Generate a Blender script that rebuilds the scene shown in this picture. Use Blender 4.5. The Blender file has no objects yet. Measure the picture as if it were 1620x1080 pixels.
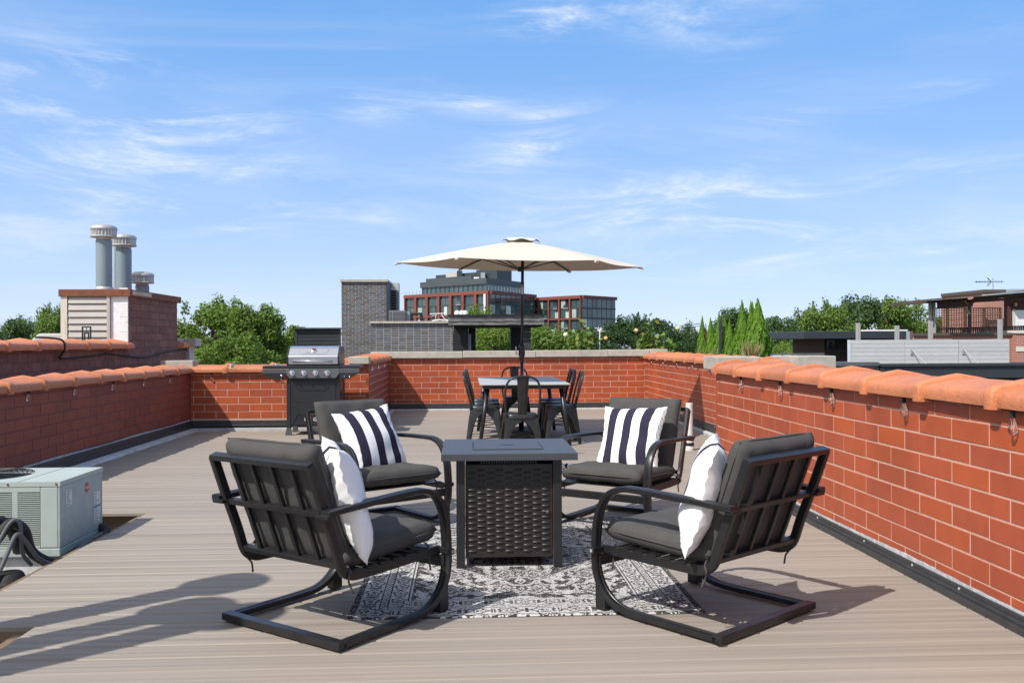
import bpy, bmesh, math, random
import numpy as np
from mathutils import Vector, Matrix
random.seed(7); np.random.seed(7)
R = math.radians
sc = bpy.context.scene
C = sc.collection
PI = math.pi

# ------------------------------------------------------------------ camera
CAM_H = 1.2; FPX = 1420.0; YAW = math.atan(70.0 / FPX); ROLL = R(0.25)
cam = bpy.data.cameras.new('camera'); cam.sensor_width = 36; cam.lens = 36 * FPX / 1620
cam.clip_start = 0.05; cam.clip_end = 5000; cam.shift_y = 1 / 1620
camo = bpy.data.objects.new('camera', cam); C.objects.link(camo); sc.camera = camo
camo.matrix_world = (Matrix.Translation((0, 0, CAM_H)) @ Matrix.Rotation(-YAW, 4, 'Z')
                     @ Matrix.Rotation(R(90), 4, 'X') @ Matrix.Rotation(-ROLL, 4, 'Z'))

# ------------------------------------------------------------------ sky and sun
SUN_D = Vector((0.67, 0.57, -1.0)).normalized()
SUN_EL = math.asin(-SUN_D.z)
SUN_AZ = math.atan2(-SUN_D.x, -SUN_D.y)          # compass angle of the sun, from +Y towards +X
world = bpy.data.worlds.new('World'); sc.world = world; world.use_nodes = True
nt = world.node_tree; nt.nodes.clear()
def wn(t, **k):
    n = nt.nodes.new(t)
    for a, b in k.items(): setattr(n, a, b)
    return n
def wl(a, b): nt.links.new(a, b)
def wmath(op, a, b=None, clamp=False):
    n = wn('ShaderNodeMath', operation=op); n.use_clamp = clamp
    for i, v in enumerate((a, b)):
        if v is None: continue
        if isinstance(v, (int, float)): n.inputs[i].default_value = v
        else: wl(v, n.inputs[i])
    return n.outputs[0]
sky = wn('ShaderNodeTexSky', sky_type='NISHITA'); sky.sun_disc = False
sky.sun_elevation = SUN_EL; sky.sun_rotation = SUN_AZ; sky.altitude = 200
sky.air_density = 1.0; sky.dust_density = 0.0; sky.ozone_density = 4.0
tc = wn('ShaderNodeTexCoord'); sep = wn('ShaderNodeSeparateXYZ'); wl(tc.outputs['Generated'], sep.inputs[0])
AZ = wmath('ARCTAN2', sep.outputs[0], sep.outputs[1]); EL = wmath('ARCSINE', sep.outputs[2])
comb = wn('ShaderNodeCombineXYZ'); wl(AZ, comb.inputs[0]); wl(EL, comb.inputs[1])
def cloud(scale, rot, stretch, loc, lo, hi, detail=9, rough=.62, dist=.9):
    mp = wn('ShaderNodeMapping'); mp.inputs['Rotation'].default_value = (0, 0, R(rot))
    mp.inputs['Scale'].default_value = stretch; mp.inputs['Location'].default_value = loc
    wl(comb.outputs[0], mp.inputs[0])
    nz = wn('ShaderNodeTexNoise'); nz.inputs['Scale'].default_value = scale; nz.inputs['Detail'].default_value = detail
    nz.inputs['Roughness'].default_value = rough; nz.inputs['Distortion'].default_value = dist
    wl(mp.outputs[0], nz.inputs['Vector'])
    mr = wn('ShaderNodeMapRange'); mr.interpolation_type = 'SMOOTHSTEP'
    mr.inputs['From Min'].default_value = lo; mr.inputs['From Max'].default_value = hi
    wl(nz.outputs['Fac'], mr.inputs['Value']); return mr.outputs[0]
wisp = cloud(5.0, 9, (.8, 4.2, 1), (3.1, 1.7, 0), .42, .68, rough=.66, dist=.7)
fine = cloud(11., -14, (1.0, 3.0, 1), (7.2, 4.4, 0), .42, .66, rough=.7, dist=1.0)
veil = cloud(2.2, 6, (.7, 3.4, 1), (1.3, 8.8, 0), .42, .78, detail=6)
# banks of cirrus: azimuth, elevation, half-widths (degrees), slant, weight
BANKS = [(-19.5, 13.4, 7.5, 2.5, -.16, .95), (-26, 10.2, 12, 2.0, -.10, .45), (-13, 8.3, 11, 1.8, -.05, .40), (14, 8.6, 12.5, 1.8, .05, .85), (20.5, 6.9, 4.5, 1.3, .12, .6),
         (5, 13.2, 3.2, 1.3, .2, .7), (.5, 15.2, 2.8, 1.1, 0, .55), (5, 19.7, 3.2, .9, .05, .7), (14, 20, 6, 2.2, -.1, .4), (31, 17, 1.1, .8, 0, .55), (-6, 14.9, 3.2, 1.2, 0, .4), (21, 13.7, 5, 1.1, .1, .3),
         (17, 5.2, 7, 1.6, .05, .45), (28, 13.8, 3.4, .8, .1, .35), (31, 5.5, 6, 1.2, .12, .4), (-28, 6.2, 9, 1.6, .0, .35), (3.5, 11.2, 6, 1.2, .1, .35)]
acc = None
for az, el, wa, we, sl, wt_ in BANKS:
    u = wmath('MULTIPLY', wmath('SUBTRACT', AZ, R(az)), 1 / R(wa))
    v = wmath('MULTIPLY', wmath('SUBTRACT', wmath('SUBTRACT', EL, R(el)), wmath('MULTIPLY', wmath('SUBTRACT', AZ, R(az)), sl)), 1 / R(we))
    d2 = wmath('ADD', wmath('MULTIPLY', u, u), wmath('MULTIPLY', v, v))
    e = wmath('MULTIPLY', wmath('POWER', 2.718, wmath('MULTIPLY', d2, -1.1)), wt_)
    acc = e if acc is None else wmath('ADD', acc, e)
cl = wmath('ADD', wmath('MULTIPLY', acc, wmath('ADD', wmath('MULTIPLY', wisp, .75), wmath('MULTIPLY', wmath('MULTIPLY', fine, wisp), .8))), wmath('MULTIPLY', veil, .16))
cl = wmath('MULTIPLY', cl, .84, True)
gain = wn('ShaderNodeMix', data_type='RGBA', blend_type='MULTIPLY'); gain.inputs[0].default_value = 1
wl(sky.outputs[0], gain.inputs[6]); gain.inputs[7].default_value = (.98, 1.0, 1.16, 1)
hz = wn('ShaderNodeValToRGB'); el_ = hz.color_ramp.elements          # summer haze: paler towards the horizon, the same all round
for k_, (pos_, c_) in enumerate(((0., (3.35, 4.0, 5.35)), (.08, (2.65, 3.55, 5.3)), (.20, (1.58, 2.80, 5.0)), (.36, (.92, 2.30, 4.7)), (1., (.75, 1.7, 3.4)))):
    e_ = el_[k_] if k_ < 2 else el_.new(pos_)
    e_.position = pos_; e_.color = (*c_, 1)
wl(sep.outputs[2], hz.inputs[0])
hm = wn('ShaderNodeMix', data_type='RGBA'); hm.inputs[0].default_value = .85; wl(gain.outputs[2], hm.inputs[6]); wl(hz.outputs[0], hm.inputs[7])
# sky whitening added towards the sun, behind the camera, to neutralise shadow fill
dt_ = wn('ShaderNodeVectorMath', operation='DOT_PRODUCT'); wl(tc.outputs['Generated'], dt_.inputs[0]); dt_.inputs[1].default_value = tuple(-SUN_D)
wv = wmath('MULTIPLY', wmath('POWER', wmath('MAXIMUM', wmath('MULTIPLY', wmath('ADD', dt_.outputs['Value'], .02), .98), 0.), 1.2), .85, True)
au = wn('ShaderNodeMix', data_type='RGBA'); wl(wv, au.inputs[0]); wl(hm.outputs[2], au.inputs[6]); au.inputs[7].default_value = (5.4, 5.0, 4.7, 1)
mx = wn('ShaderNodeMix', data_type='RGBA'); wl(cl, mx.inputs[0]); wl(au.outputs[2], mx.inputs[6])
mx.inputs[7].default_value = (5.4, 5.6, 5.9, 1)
bg = wn('ShaderNodeBackground'); bg.inputs[1].default_value = 0.13
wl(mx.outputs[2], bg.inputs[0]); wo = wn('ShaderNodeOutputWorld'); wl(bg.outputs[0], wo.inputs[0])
sun = bpy.data.lights.new('sun', 'SUN'); sun.energy = 3.9; sun.angle = R(0.53); sun.color = (1, .955, .89)
suno = bpy.data.objects.new('sun', sun); C.objects.link(suno)
suno.rotation_euler = SUN_D.to_track_quat('-Z', 'Y').to_euler(); suno.location = (-20, -17, 30)
sc.view_settings.view_transform = 'Standard'; sc.view_settings.look = 'None'
sc.view_settings.gamma = 1; sc.view_settings.exposure = 0.55
sc.view_settings.use_curve_mapping = False

def at(px, py, Y):
    """photo pixel -> point on the plane at depth Y (used to survey the background)"""
    x = px - 810.0; y = py - 541.0
    c, s = math.cos(ROLL), math.sin(ROLL); x, y = x * c - y * s, x * s + y * c
    r = x / FPX; d = y / FPX
    X = math.sin(YAW) + r * math.cos(YAW); Yd = math.cos(YAW) - r * math.sin(YAW); t = Y / Yd
    return Vector((X * t, Y, CAM_H - d * t))

# ------------------------------------------------------------------ materials
MATS = {}
def pbr(name, col, rough=.6, metal=0., var=.12, vscale=6., bump=0., bscale=60., rand=0., spec=.5, stretch=None, col2=None, c2=(.55, .72)):
    if name in MATS: return MATS[name]
    m = bpy.data.materials.new(name); m.use_nodes = True; t = m.node_tree; N = t.nodes; b = N['Principled BSDF']
    L = t.links.new
    b.inputs['Roughness'].default_value = rough; b.inputs['Metallic'].default_value = metal
    b.inputs['Specular IOR Level'].default_value = spec
    co = N.new('ShaderNodeTexCoord'); mp = N.new('ShaderNodeMapping'); L(co.outputs['Object'], mp.inputs[0])
    if stretch: mp.inputs['Scale'].default_value = stretch
    oi = N.new('ShaderNodeObjectInfo')
    ad = N.new('ShaderNodeVectorMath'); ad.operation = 'ADD'; L(mp.outputs[0], ad.inputs[0])
    cm = N.new('ShaderNodeMath'); cm.operation = 'MULTIPLY'; cm.inputs[1].default_value = 37.; L(oi.outputs['Random'], cm.inputs[0])
    L(cm.outputs[0], ad.inputs[1])
    nz = N.new('ShaderNodeTexNoise'); nz.inputs['Scale'].default_value = vscale; nz.inputs['Detail'].default_value = 6
    L(ad.outputs[0], nz.inputs['Vector'])
    mr = N.new('ShaderNodeMapRange'); mr.inputs['From Min'].default_value = .25; mr.inputs['From Max'].default_value = .75
    mr.inputs['To Min'].default_value = 1 - var; mr.inputs['To Max'].default_value = 1 + var; L(nz.outputs['Fac'], mr.inputs['Value'])
    fac = mr.outputs[0]
    if rand:
        rr = N.new('ShaderNodeMapRange'); rr.inputs['To Min'].default_value = 1 - rand; rr.inputs['To Max'].default_value = 1 + rand
        L(oi.outputs['Random'], rr.inputs['Value'])
        mu = N.new('ShaderNodeMath'); mu.operation = 'MULTIPLY'; L(fac, mu.inputs[0]); L(rr.outputs[0], mu.inputs[1]); fac = mu.outputs[0]
    base = N.new('ShaderNodeRGB'); base.outputs[0].default_value = (*col, 1); src = base.outputs[0]
    if col2:
        n2 = N.new('ShaderNodeTexNoise'); n2.inputs['Scale'].default_value = vscale * .6; n2.inputs['Detail'].default_value = 8
        n2.inputs['Roughness'].default_value = .7; L(ad.outputs[0], n2.inputs['Vector'])
        m2 = N.new('ShaderNodeMapRange'); m2.inputs['From Min'].default_value = c2[0]; m2.inputs['From Max'].default_value = c2[1]
        L(n2.outputs['Fac'], m2.inputs['Value'])
        mi = N.new('ShaderNodeMix'); mi.data_type = 'RGBA'; L(m2.outputs[0], mi.inputs[0]); L(src, mi.inputs[6]); mi.inputs[7].default_value = (*col2, 1)
        src = mi.outputs[2]
    mm = N.new('ShaderNodeVectorMath'); mm.operation = 'SCALE'; L(src, mm.inputs[0]); L(fac, mm.inputs['Scale'])
    L(mm.outputs[0], b.inputs['Base Color'])
    if bump:
        n3 = N.new('ShaderNodeTexNoise'); n3.inputs['Scale'].default_value = bscale; n3.inputs['Detail'].default_value = 5
        L(ad.outputs[0], n3.inputs['Vector'])
        bp = N.new('ShaderNodeBump'); bp.inputs['Strength'].default_value = bump; bp.inputs['Distance'].default_value = .01
        L(n3.outputs['Fac'], bp.inputs['Height']); L(bp.outputs[0], b.inputs['Normal'])
    MATS[name] = m; return m

def ramp_rand(name, cols, rough=.5, var=.08, vscale=9., bump=.05, bscale=90.):
    """every piece (object) takes its own tone from a ramp"""
    m = pbr(name, (1, 1, 1), rough, 0, var, vscale, bump, bscale, spec=.3)
    N = m.node_tree.nodes; L = m.node_tree.links.new
    oi = next(n for n in N if n.type == 'OBJECT_INFO'); vm = next(n for n in N if n.type == 'VECT_MATH' and n.operation == 'SCALE')
    rp = N.new('ShaderNodeValToRGB'); e = rp.color_ramp.elements
    while len(e) < len(cols): e.new(.5)
    for i, c in enumerate(cols): e[i].position = i / (len(cols) - 1); e[i].color = (*c, 1)
    L(oi.outputs['Random'], rp.inputs[0])
    ge = N.new('ShaderNodeNewGeometry'); mp = N.new('ShaderNodeMapping'); mp.inputs['Scale'].default_value = (1, 1, .45); L(ge.outputs['Position'], mp.inputs[0])
    n4 = N.new('ShaderNodeTexNoise'); n4.inputs['Scale'].default_value = 2.6; n4.inputs['Detail'].default_value = 7; n4.inputs['Roughness'].default_value = .62; L(mp.outputs[0], n4.inputs['Vector'])
    m4 = N.new('ShaderNodeMapRange'); m4.inputs['From Min'].default_value = .3; m4.inputs['From Max'].default_value = .7; m4.inputs['To Min'].default_value = .80; m4.inputs['To Max'].default_value = 1.10; L(n4.outputs['Fac'], m4.inputs['Value'])
    v4 = N.new('ShaderNodeVectorMath'); v4.operation = 'SCALE'; L(rp.outputs[0], v4.inputs[0]); L(m4.outputs[0], v4.inputs['Scale']); L(v4.outputs[0], vm.inputs[0]); return m

def leafmat(name, cols, trans=.35):
    m = bpy.data.materials.new(name); m.use_nodes = True; t = m.node_tree; N = t.nodes; L = t.links.new
    b = N['Principled BSDF']; out = N['Material Output']; b.inputs['Roughness'].default_value = .55
    b.inputs['Specular IOR Level'].default_value = .3
    g = N.new('ShaderNodeNewGeometry'); rp = N.new('ShaderNodeValToRGB'); e = rp.color_ramp.elements
    while len(e) < len(cols): e.new(.5)
    for i, c in enumerate(cols): e[i].position = i / (len(cols) - 1); e[i].color = (*c, 1)
    L(g.outputs['Random Per Island'], rp.inputs[0]); L(rp.outputs[0], b.inputs['Base Color'])
    tr = N.new('ShaderNodeBsdfTranslucent'); sc_ = N.new('ShaderNodeVectorMath'); sc_.operation = 'MULTIPLY'; sc_.inputs[1].default_value = (1.3, 1.25, .5)
    L(rp.outputs[0], sc_.inputs[0]); L(sc_.outputs[0], tr.inputs[0])
    mx = N.new('ShaderNodeMixShader'); mx.inputs[0].default_value = trans; L(b.outputs[0], mx.inputs[1]); L(tr.outputs[0], mx.inputs[2])
    L(mx.outputs[0], out.inputs[0]); MATS[name] = m; return m

def glassmat(name, tint=(1, 1, 1), rough=.02):
    m = bpy.data.materials.new(name); m.use_nodes = True; b = m.node_tree.nodes['Principled BSDF']
    b.inputs['Base Color'].default_value = (*tint, 1); b.inputs['Transmission Weight'].default_value = 1
    b.inputs['Roughness'].default_value = rough; b.inputs['IOR'].default_value = 1.38; return m

BRICK = ramp_rand('glazed_red_brick', [(.355, .078, .034), (.365, .080, .034), (.330, .073, .036), (.385, .084, .030), (.36, .080, .035), (.34, .075, .037), (.43, .092, .026)], .42, .07, 7, .04, 40)
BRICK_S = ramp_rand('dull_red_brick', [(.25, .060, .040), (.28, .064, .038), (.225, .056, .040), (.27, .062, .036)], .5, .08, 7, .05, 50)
BRICK_N = ramp_rand('brown_block', [(.21, .105, .082), (.18, .085, .068), (.235, .12, .095), (.195, .10, .08), (.16, .078, .066)], .85, .16, 14, .25, 120)
BRICK_G = ramp_rand('grey_clinker_brick', [(.085, .10, .13), (.11, .125, .15), (.07, .075, .09), (.10, .085, .08), (.12, .135, .165), (.085, .095, .12)], .55, .15, 12, .1, 60)
BRICK_D = ramp_rand('dark_brick', [(.045, .042, .042), (.06, .055, .052), (.035, .034, .036)], .6, .15, 12)
BRICK_R = ramp_rand('far_red_brick', [(.30, .10, .07), (.26, .085, .06), (.34, .12, .085)], .8, .15, 8)
MORTAR_L = pbr('light_mortar', (.52, .32, .25), .9, var=.12, vscale=30, bump=.3, bscale=200)
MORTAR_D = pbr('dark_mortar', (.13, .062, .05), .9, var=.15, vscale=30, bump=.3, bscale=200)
MORTAR_N = pbr('brown_mortar', (.15, .085, .07), .95, var=.15, vscale=30)
MORTAR_T = pbr('tan_mortar', (.42, .36, .28), .95, var=.12, vscale=30)
MORTAR_P = pbr('pale_mortar', (.48, .42, .36), .95, var=.1, vscale=30)
TERRA = pbr('terracotta', (.49, .172, .076), .6, var=.12, vscale=22, bump=.4, bscale=80, rand=.12, col2=(.32, .11, .058), c2=(.56, .76))
CONC = pbr('concrete', (.40, .37, .32), .9, var=.14, vscale=7, bump=.3, bscale=90, rand=.06, col2=(.27, .255, .23), c2=(.52, .75))
CEMENT = pbr('cement', (.62, .58, .52), .9, var=.1, vscale=20, bump=.3)
BLACK_MET = pbr('black_flashing', (.034, .036, .038), .42, var=.2, vscale=12, col2=(.05, .05, .05), c2=(.6, .8))
MEMB = pbr('roof_membrane', (.50, .50, .50), .8, var=.18, vscale=7, bump=.3, bscale=25, col2=(.33, .33, .34), c2=(.5, .75))
CAULK = pbr('grey_caulk', (.34, .35, .37), .8, var=.25, vscale=22, bump=.6, bscale=45)
FRAME = pbr('black_frame_paint', (.014, .014, .015), .34, var=.25, vscale=22, spec=.45, col2=(.20, .19, .18), c2=(.705, .73))
CUSH = pbr('charcoal_fabric', (.068, .066, .064), .92, var=.10, vscale=14, bump=.25, bscale=420, spec=.2)
FIRE = pbr('slate_steel', (.050, .054, .060), .42, var=.06, vscale=30, bump=.05, bscale=300)
FIRE_D = pbr('dark_bronze_steel', (.017, .0135, .0120), .48, var=.2, vscale=20)
FIRE_L = pbr('black_steel', (.014, .015, .016), .4, var=.15, vscale=20)
RUST_E = pbr('copper_edge', (.16, .05, .03), .5, var=.3, vscale=40)
WHITE_F = pbr('white_fabric', (.80, .79, .77), .9, var=.03, vscale=10, bump=.1, bscale=350, spec=.2)
GALV = pbr('galvanised', (.46, .46, .45), .45, .5, var=.12, vscale=14, bump=.05)
PIPE = pbr('blue_grey_pipe', (.20, .26, .29), .5, .1, var=.1, vscale=5, stretch=(1, 1, .2))
PIPE_P = pbr('pale_pipe', (.45, .56, .66), .5, .0, var=.05, vscale=5)
RUST = pbr('rusted_steel', (.19, .062, .025), .75, .1, var=.3, vscale=9, bump=.2, stretch=(1, 1, 2), col2=(.10, .04, .025), c2=(.48, .7))
SIDING = pbr('vinyl_siding', (.38, .355, .325), .6, var=.05, vscale=5)
WHITEBLK = pbr('white_painted_block', (.68, .69, .70), .8, var=.1, vscale=20, bump=.5, bscale=60, col2=(.35, .34, .33), c2=(.62, .75))
AC_P = pbr('sage_metal', (.37, .42, .385), .45, .0, var=.06, vscale=6, bump=.03, bscale=150)
AC_S = pbr('sage_metal_dusty', (.33, .385, .365), .5, .0, var=.12, vscale=22, col2=(.22, .25, .24), c2=(.62, .75))
AC_D = pbr('ac_dark', (.012, .013, .013), .6)
RUBBER = pbr('black_rubber', (.010, .010, .011), .7, var=.25, vscale=25, bump=.3, bscale=60)
CONDUIT = pbr('grey_conduit', (.085, .09, .095), .6, var=.15)
PAPER = pbr('paper_label', (.62, .62, .62), .6, var=.03, vscale=20)
INK = pbr('grey_ink', (.12, .12, .13), .7)
BLUEINK = pbr('blue_ink', (.03, .20, .30), .6)
REDBADGE = pbr('red_badge', (.55, .03, .04), .4)
WHITE_P = pbr('white_paint', (.78, .78, .78), .5, var=.04)
STEEL = pbr('stainless', (.62, .64, .67), .30, 1.0, var=.05, vscale=4, stretch=(1, 30, 30))
CHROME = pbr('chrome', (.75, .75, .75), .12, 1.0, var=.02)
GRILL_B = pbr('grill_black', (.014, .018, .022), .38, var=.1, vscale=10, bump=.03, bscale=200)
GRILL_G = pbr('grill_grey', (.11, .115, .12), .38, .5, var=.05, vscale=10)
TANK = pbr('tank_grey', (.45, .45, .44), .5, var=.15)
CANVAS = pbr('cream_canvas', (.54, .49, .415), .9, var=.035, vscale=6, bump=.08, bscale=300, spec=.2)
DARKPOLE = pbr('dark_pole', (.016, .017, .019), .35, .2, var=.1)
TABLE_T = pbr('pale_table_top', (.40, .41, .405), .5, var=.05, vscale=3, stretch=(1, 20, 1))
TOLIX = pbr('gunmetal', (.030, .032, .031), .36, .35, var=.22, vscale=14, col2=(.075, .06, .045), c2=(.68, .78))
WOOD = pbr('joist_wood', (.17, .11, .06), .8, var=.25, vscale=8, stretch=(1, 10, 10))
GREYWOOD = pbr('weathered_fence_board', (.46, .47, .47), .85, var=.12, vscale=6, stretch=(1, 1, 10), rand=.06)
GREYPOST = pbr('weathered_post', (.33, .32, .32), .85, var=.15, vscale=8, stretch=(10, 10, 1))
CHARRED = pbr('charred_board', (.085, .083, .082), .8, var=.35, vscale=6, stretch=(1, 1, 9), col2=(.25, .24, .23), c2=(.42, .62))
CHAR_D = pbr('charred_dark', (.012, .012, .013), .8, var=.3, vscale=6)
BLACKP = pbr('black_painted_panel', (.028, .034, .040), .5, var=.08, vscale=4)
PERG = pbr('brown_pergola', (.085, .05, .036), .8, var=.25, vscale=6, stretch=(2, 2, 2))
PERG_L = pbr('pale_pergola_wood', (.38, .30, .22), .8, var=.2, vscale=6)
REDCLAD = pbr('red_cladding', (.205, .055, .040), .6, var=.08, vscale=.4)
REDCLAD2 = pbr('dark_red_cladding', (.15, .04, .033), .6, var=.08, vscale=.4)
SLATE = pbr('slate_cladding', (.060, .075, .082), .5, var=.08, vscale=.2)
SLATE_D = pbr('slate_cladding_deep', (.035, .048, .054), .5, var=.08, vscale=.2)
def winglass(name, col): return pbr(name, col, .08, 0., var=.25, vscale=.15, rand=.28, spec=.8)
GLASS_T = winglass('teal_window', (.045, .085, .09)); GLASS_D = winglass('dark_window', (.018, .026, .030))
GLASS_L = winglass('pale_blind_window', (.42, .52, .47))
BARK = pbr('bark', (.10, .075, .055), .9, var=.25, vscale=5, bump=.5, bscale=20, stretch=(6, 6, 1))
GROUND = pbr('ground_green', (.06, .075, .04), .95, var=.3, vscale=.05)
ROOF = pbr('flat_roof', (.36, .36, .36), .9, var=.15, vscale=.6)
BULBG = glassmat('bulb_glass', (1, .98, .95))
FILA = pbr('filament', (.75, .62, .45), .5)
LEAF_A = leafmat('leaves_mid', [(0.101, 0.183, 0.034), (0.151, 0.243, 0.043), (0.065, 0.125, 0.028), (0.191, 0.269, 0.054), (0.121, 0.208, 0.037)])
LEAF_B = leafmat('leaves_dark', [(0.036, 0.078, 0.027), (0.054, 0.108, 0.033), (0.027, 0.06, 0.022), (0.075, 0.128, 0.036)])
LEAF_C = leafmat('leaves_light', [(0.125, 0.219, 0.037), (0.163, 0.25, 0.045), (0.088, 0.169, 0.03), (0.213, 0.275, 0.062)])
LEAF_D = leafmat('leaves_blue', [(0.067, 0.128, 0.048), (0.096, 0.16, 0.058), (0.048, 0.096, 0.038), (0.128, 0.192, 0.067)])
LEAF_E = leafmat('arborvitae', [(0.111, 0.239, 0.02), (0.147, 0.292, 0.023), (0.073, 0.17, 0.017), (0.192, 0.332, 0.032)], .25)
LEAF_V = leafmat('vine_leaves', [(.14, .24, .04), (.09, .17, .035), (.20, .28, .07), (.06, .12, .03), (.28, .24, .06)])
DEADLEAF = leafmat('dead_foliage', [(.15, .06, .03), (.11, .045, .025)], .2)
STRAW = leafmat('dry_grass', [(.40, .31, .17), (.32, .24, .13), (.46, .38, .24)], .3)

# deck board: long streaks along the board
DECK = pbr('composite_deck', (.278, .240, .202), .62, var=.13, vscale=1., bump=.12, bscale=1., stretch=(.35, 42, 42), rand=.055, col2=(.185, .155, .135), c2=(.50, .72), spec=.3)

# ------------------------------------------------------------------ mesh helpers
class MB:
    def __init__(s): s.v = []; s.f = []
    def add(s, vs, fs):
        o = len(s.v); s.v += [tuple(v) for v in vs]; s.f += [tuple(i + o for i in f) for f in fs]; return s
    def box(s, x0, x1, y0, y1, z0, z1):
        return s.add([(x0, y0, z0), (x1, y0, z0), (x1, y1, z0), (x0, y1, z0), (x0, y0, z1), (x1, y0, z1), (x1, y1, z1), (x0, y1, z1)],
                     [(0, 3, 2, 1), (4, 5, 6, 7), (0, 1, 5, 4), (1, 2, 6, 5), (2, 3, 7, 6), (3, 0, 4, 7)])
    def obox(s, c, d, h, w, up=(0, 0, 1), n=None):
        """bar from c along vector d, size w (side) x h (along up)"""
        c = Vector(c); d = Vector(d); t = d.normalized(); a = Vector(up).cross(t)
        if a.length < 1e-4: a = Vector((1, 0, 0)).cross(t)
        a.normalize(); b = t.cross(a); vs = []
        for e in (c, c + d):
            for i, j in ((-1, -1), (1, -1), (1, 1), (-1, 1)): vs.append(e + a * (i * w / 2) + b * (j * h / 2))
        return s.add(vs, [(0, 3, 2, 1), (4, 5, 6, 7), (0, 1, 5, 4), (1, 2, 6, 5), (2, 3, 7, 6), (3, 0, 4, 7)])
    def ring_loft(s, rings, cap=True):
        n = len(rings[0]); o = len(s.v)
        for r in rings: s.v += [tuple(p) for p in r]
        for k in range(len(rings) - 1):
            for i in range(n):
                j = (i + 1) % n; s.f.append((o + k * n + i, o + k * n + j, o + (k + 1) * n + j, o + (k + 1) * n + i))
        if cap:
            s.f.append(tuple(o + i for i in reversed(range(n)))); e = o + (len(rings) - 1) * n; s.f.append(tuple(e + i for i in range(n)))
        return s
    def tube(s, pts, r, n=8, cap=True):
        P = [Vector(p) for p in pts]; rs = r if isinstance(r, (list, tuple)) else [r] * len(P); rings = []; a = None
        for i, p in enumerate(P):
            t = (P[min(i + 1, len(P) - 1)] - P[max(i - 1, 0)]).normalized()
            if a is None:
                a = t.orthogonal().normalized()
            else:
                a = (a - t * a.dot(t)).normalized()
            b = t.cross(a); rings.append([p + (a * math.cos(2 * PI * k / n) + b * math.sin(2 * PI * k / n)) * rs[i] for k in range(n)])
        return s.ring_loft(rings, cap)
    def sweep(s, pts, prof, side):
        """sweep profile [(lateral, normal)] along pts, lateral axis fixed = side"""
        P = [Vector(p) for p in pts]; sd = Vector(side).normalized(); rings = []
        for i, p in enumerate(P):
            t = (P[min(i + 1, len(P) - 1)] - P[max(i - 1, 0)]).normalized(); nn = sd.cross(t).normalized()
            rings.append([p + sd * a + nn * b for a, b in prof])
        return s.ring_loft(rings)
    def lathe(s, prof, n=24, c=(0, 0, 0), cap=True):
        return s.ring_loft([[(c[0] + r * math.cos(2 * PI * k / n), c[1] + r * math.sin(2 * PI * k / n), c[2] + z) for k in range(n)] for r, z in prof], cap)
    def prism(s, poly, d, mapf):
        """poly 2-D, extruded 0..d ; mapf(u, v, w)"""
        n = len(poly); o = len(s.v)
        for w in (0, d): s.v += [tuple(mapf(u, v, w)) for u, v in poly]
        s.f.append(tuple(o + i for i in range(n))); s.f.append(tuple(o + n + i for i in reversed(range(n))))
        for i in range(n):
            j = (i + 1) % n; s.f.append((o + i, o + n + i, o + n + j, o + j))
        return s
    def mesh(s, name):
        m = bpy.data.meshes.new(name); m.from_pydata(s.v, [], s.f); m.update()
        bm = bmesh.new(); bm.from_mesh(m); bmesh.ops.recalc_face_normals(bm, faces=bm.faces); bm.to_mesh(m); bm.free(); return m
    def build(s, name, mat, parent=None, smooth=False, bevel=0, seg=2, loc=None, rz=0):
        m = s.mesh(name); return link(name, m, mat, parent, smooth, bevel, seg, loc, rz)
def link(name, m, mat, parent=None, smooth=False, bevel=0, seg=2, loc=None, rz=0):
    if mat and not m.materials: m.materials.append(mat)
    if smooth:
        for p in m.polygons: p.use_smooth = True
    o = bpy.data.objects.new(name, m); C.objects.link(o)
    if parent: o.parent = parent
    if loc is not None: o.location = loc
    if rz: o.rotation_euler.z = rz
    if bevel:
        b = o.modifiers.new('bevel', 'BEVEL'); b.width = bevel; b.segments = seg; b.limit_method = 'ANGLE'; b.angle_limit = R(40)
    if smooth and bevel == 0: pass
    return o
def piece(name, m, mat, parent, loc, rz=0, scale=(1, 1, 1)):
    if not m.materials: m.materials.append(mat)
    o = bpy.data.objects.new(name, m); C.objects.link(o); o.parent = parent; o.location = loc; o.rotation_euler.z = rz; o.scale = scale
    return o
def root(name, label=None, cat=None, loc=(0, 0, 0), rz=0, group=None, kind=None):
    o = bpy.data.objects.new(name, None); C.objects.link(o); o.location = loc; o.rotation_euler.z = rz; o.empty_display_size = .1
    return tag(o, label, cat, group, kind)
def tag(o, label=None, cat=None, group=None, kind=None):
    if label: o['label'] = label
    if cat: o['category'] = cat
    if group: o['group'] = group
    if kind: o['kind'] = kind
    return o
def copy_tree(o, parent=None):
    c = o.copy(); C.objects.link(c); c.parent = parent
    for ch in list(o.children): copy_tree(ch, c)
    return c
def smooth_path(pts, k=3):
    P = [Vector(p) for p in pts]; out = []
    for i in range(len(P) - 1):
        p0 = P[max(i - 1, 0)]; p1 = P[i]; p2 = P[i + 1]; p3 = P[min(i + 2, len(P) - 1)]
        for j in range(k):
            t = j / k
            out.append(.5 * ((2 * p1) + (p2 - p0) * t + (2 * p0 - 5 * p1 + 4 * p2 - p3) * t * t + (3 * p1 - p0 - 3 * p2 + p3) * t ** 3))
    out.append(P[-1]); return out
def rrect(w, h, c): return [(-w / 2 + c, -h / 2), (w / 2 - c, -h / 2), (w / 2, -h / 2 + c), (w / 2, h / 2 - c), (w / 2 - c, h / 2), (-w / 2 + c, h / 2), (-w / 2, h / 2 - c), (-w / 2, -h / 2 + c)]
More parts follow.
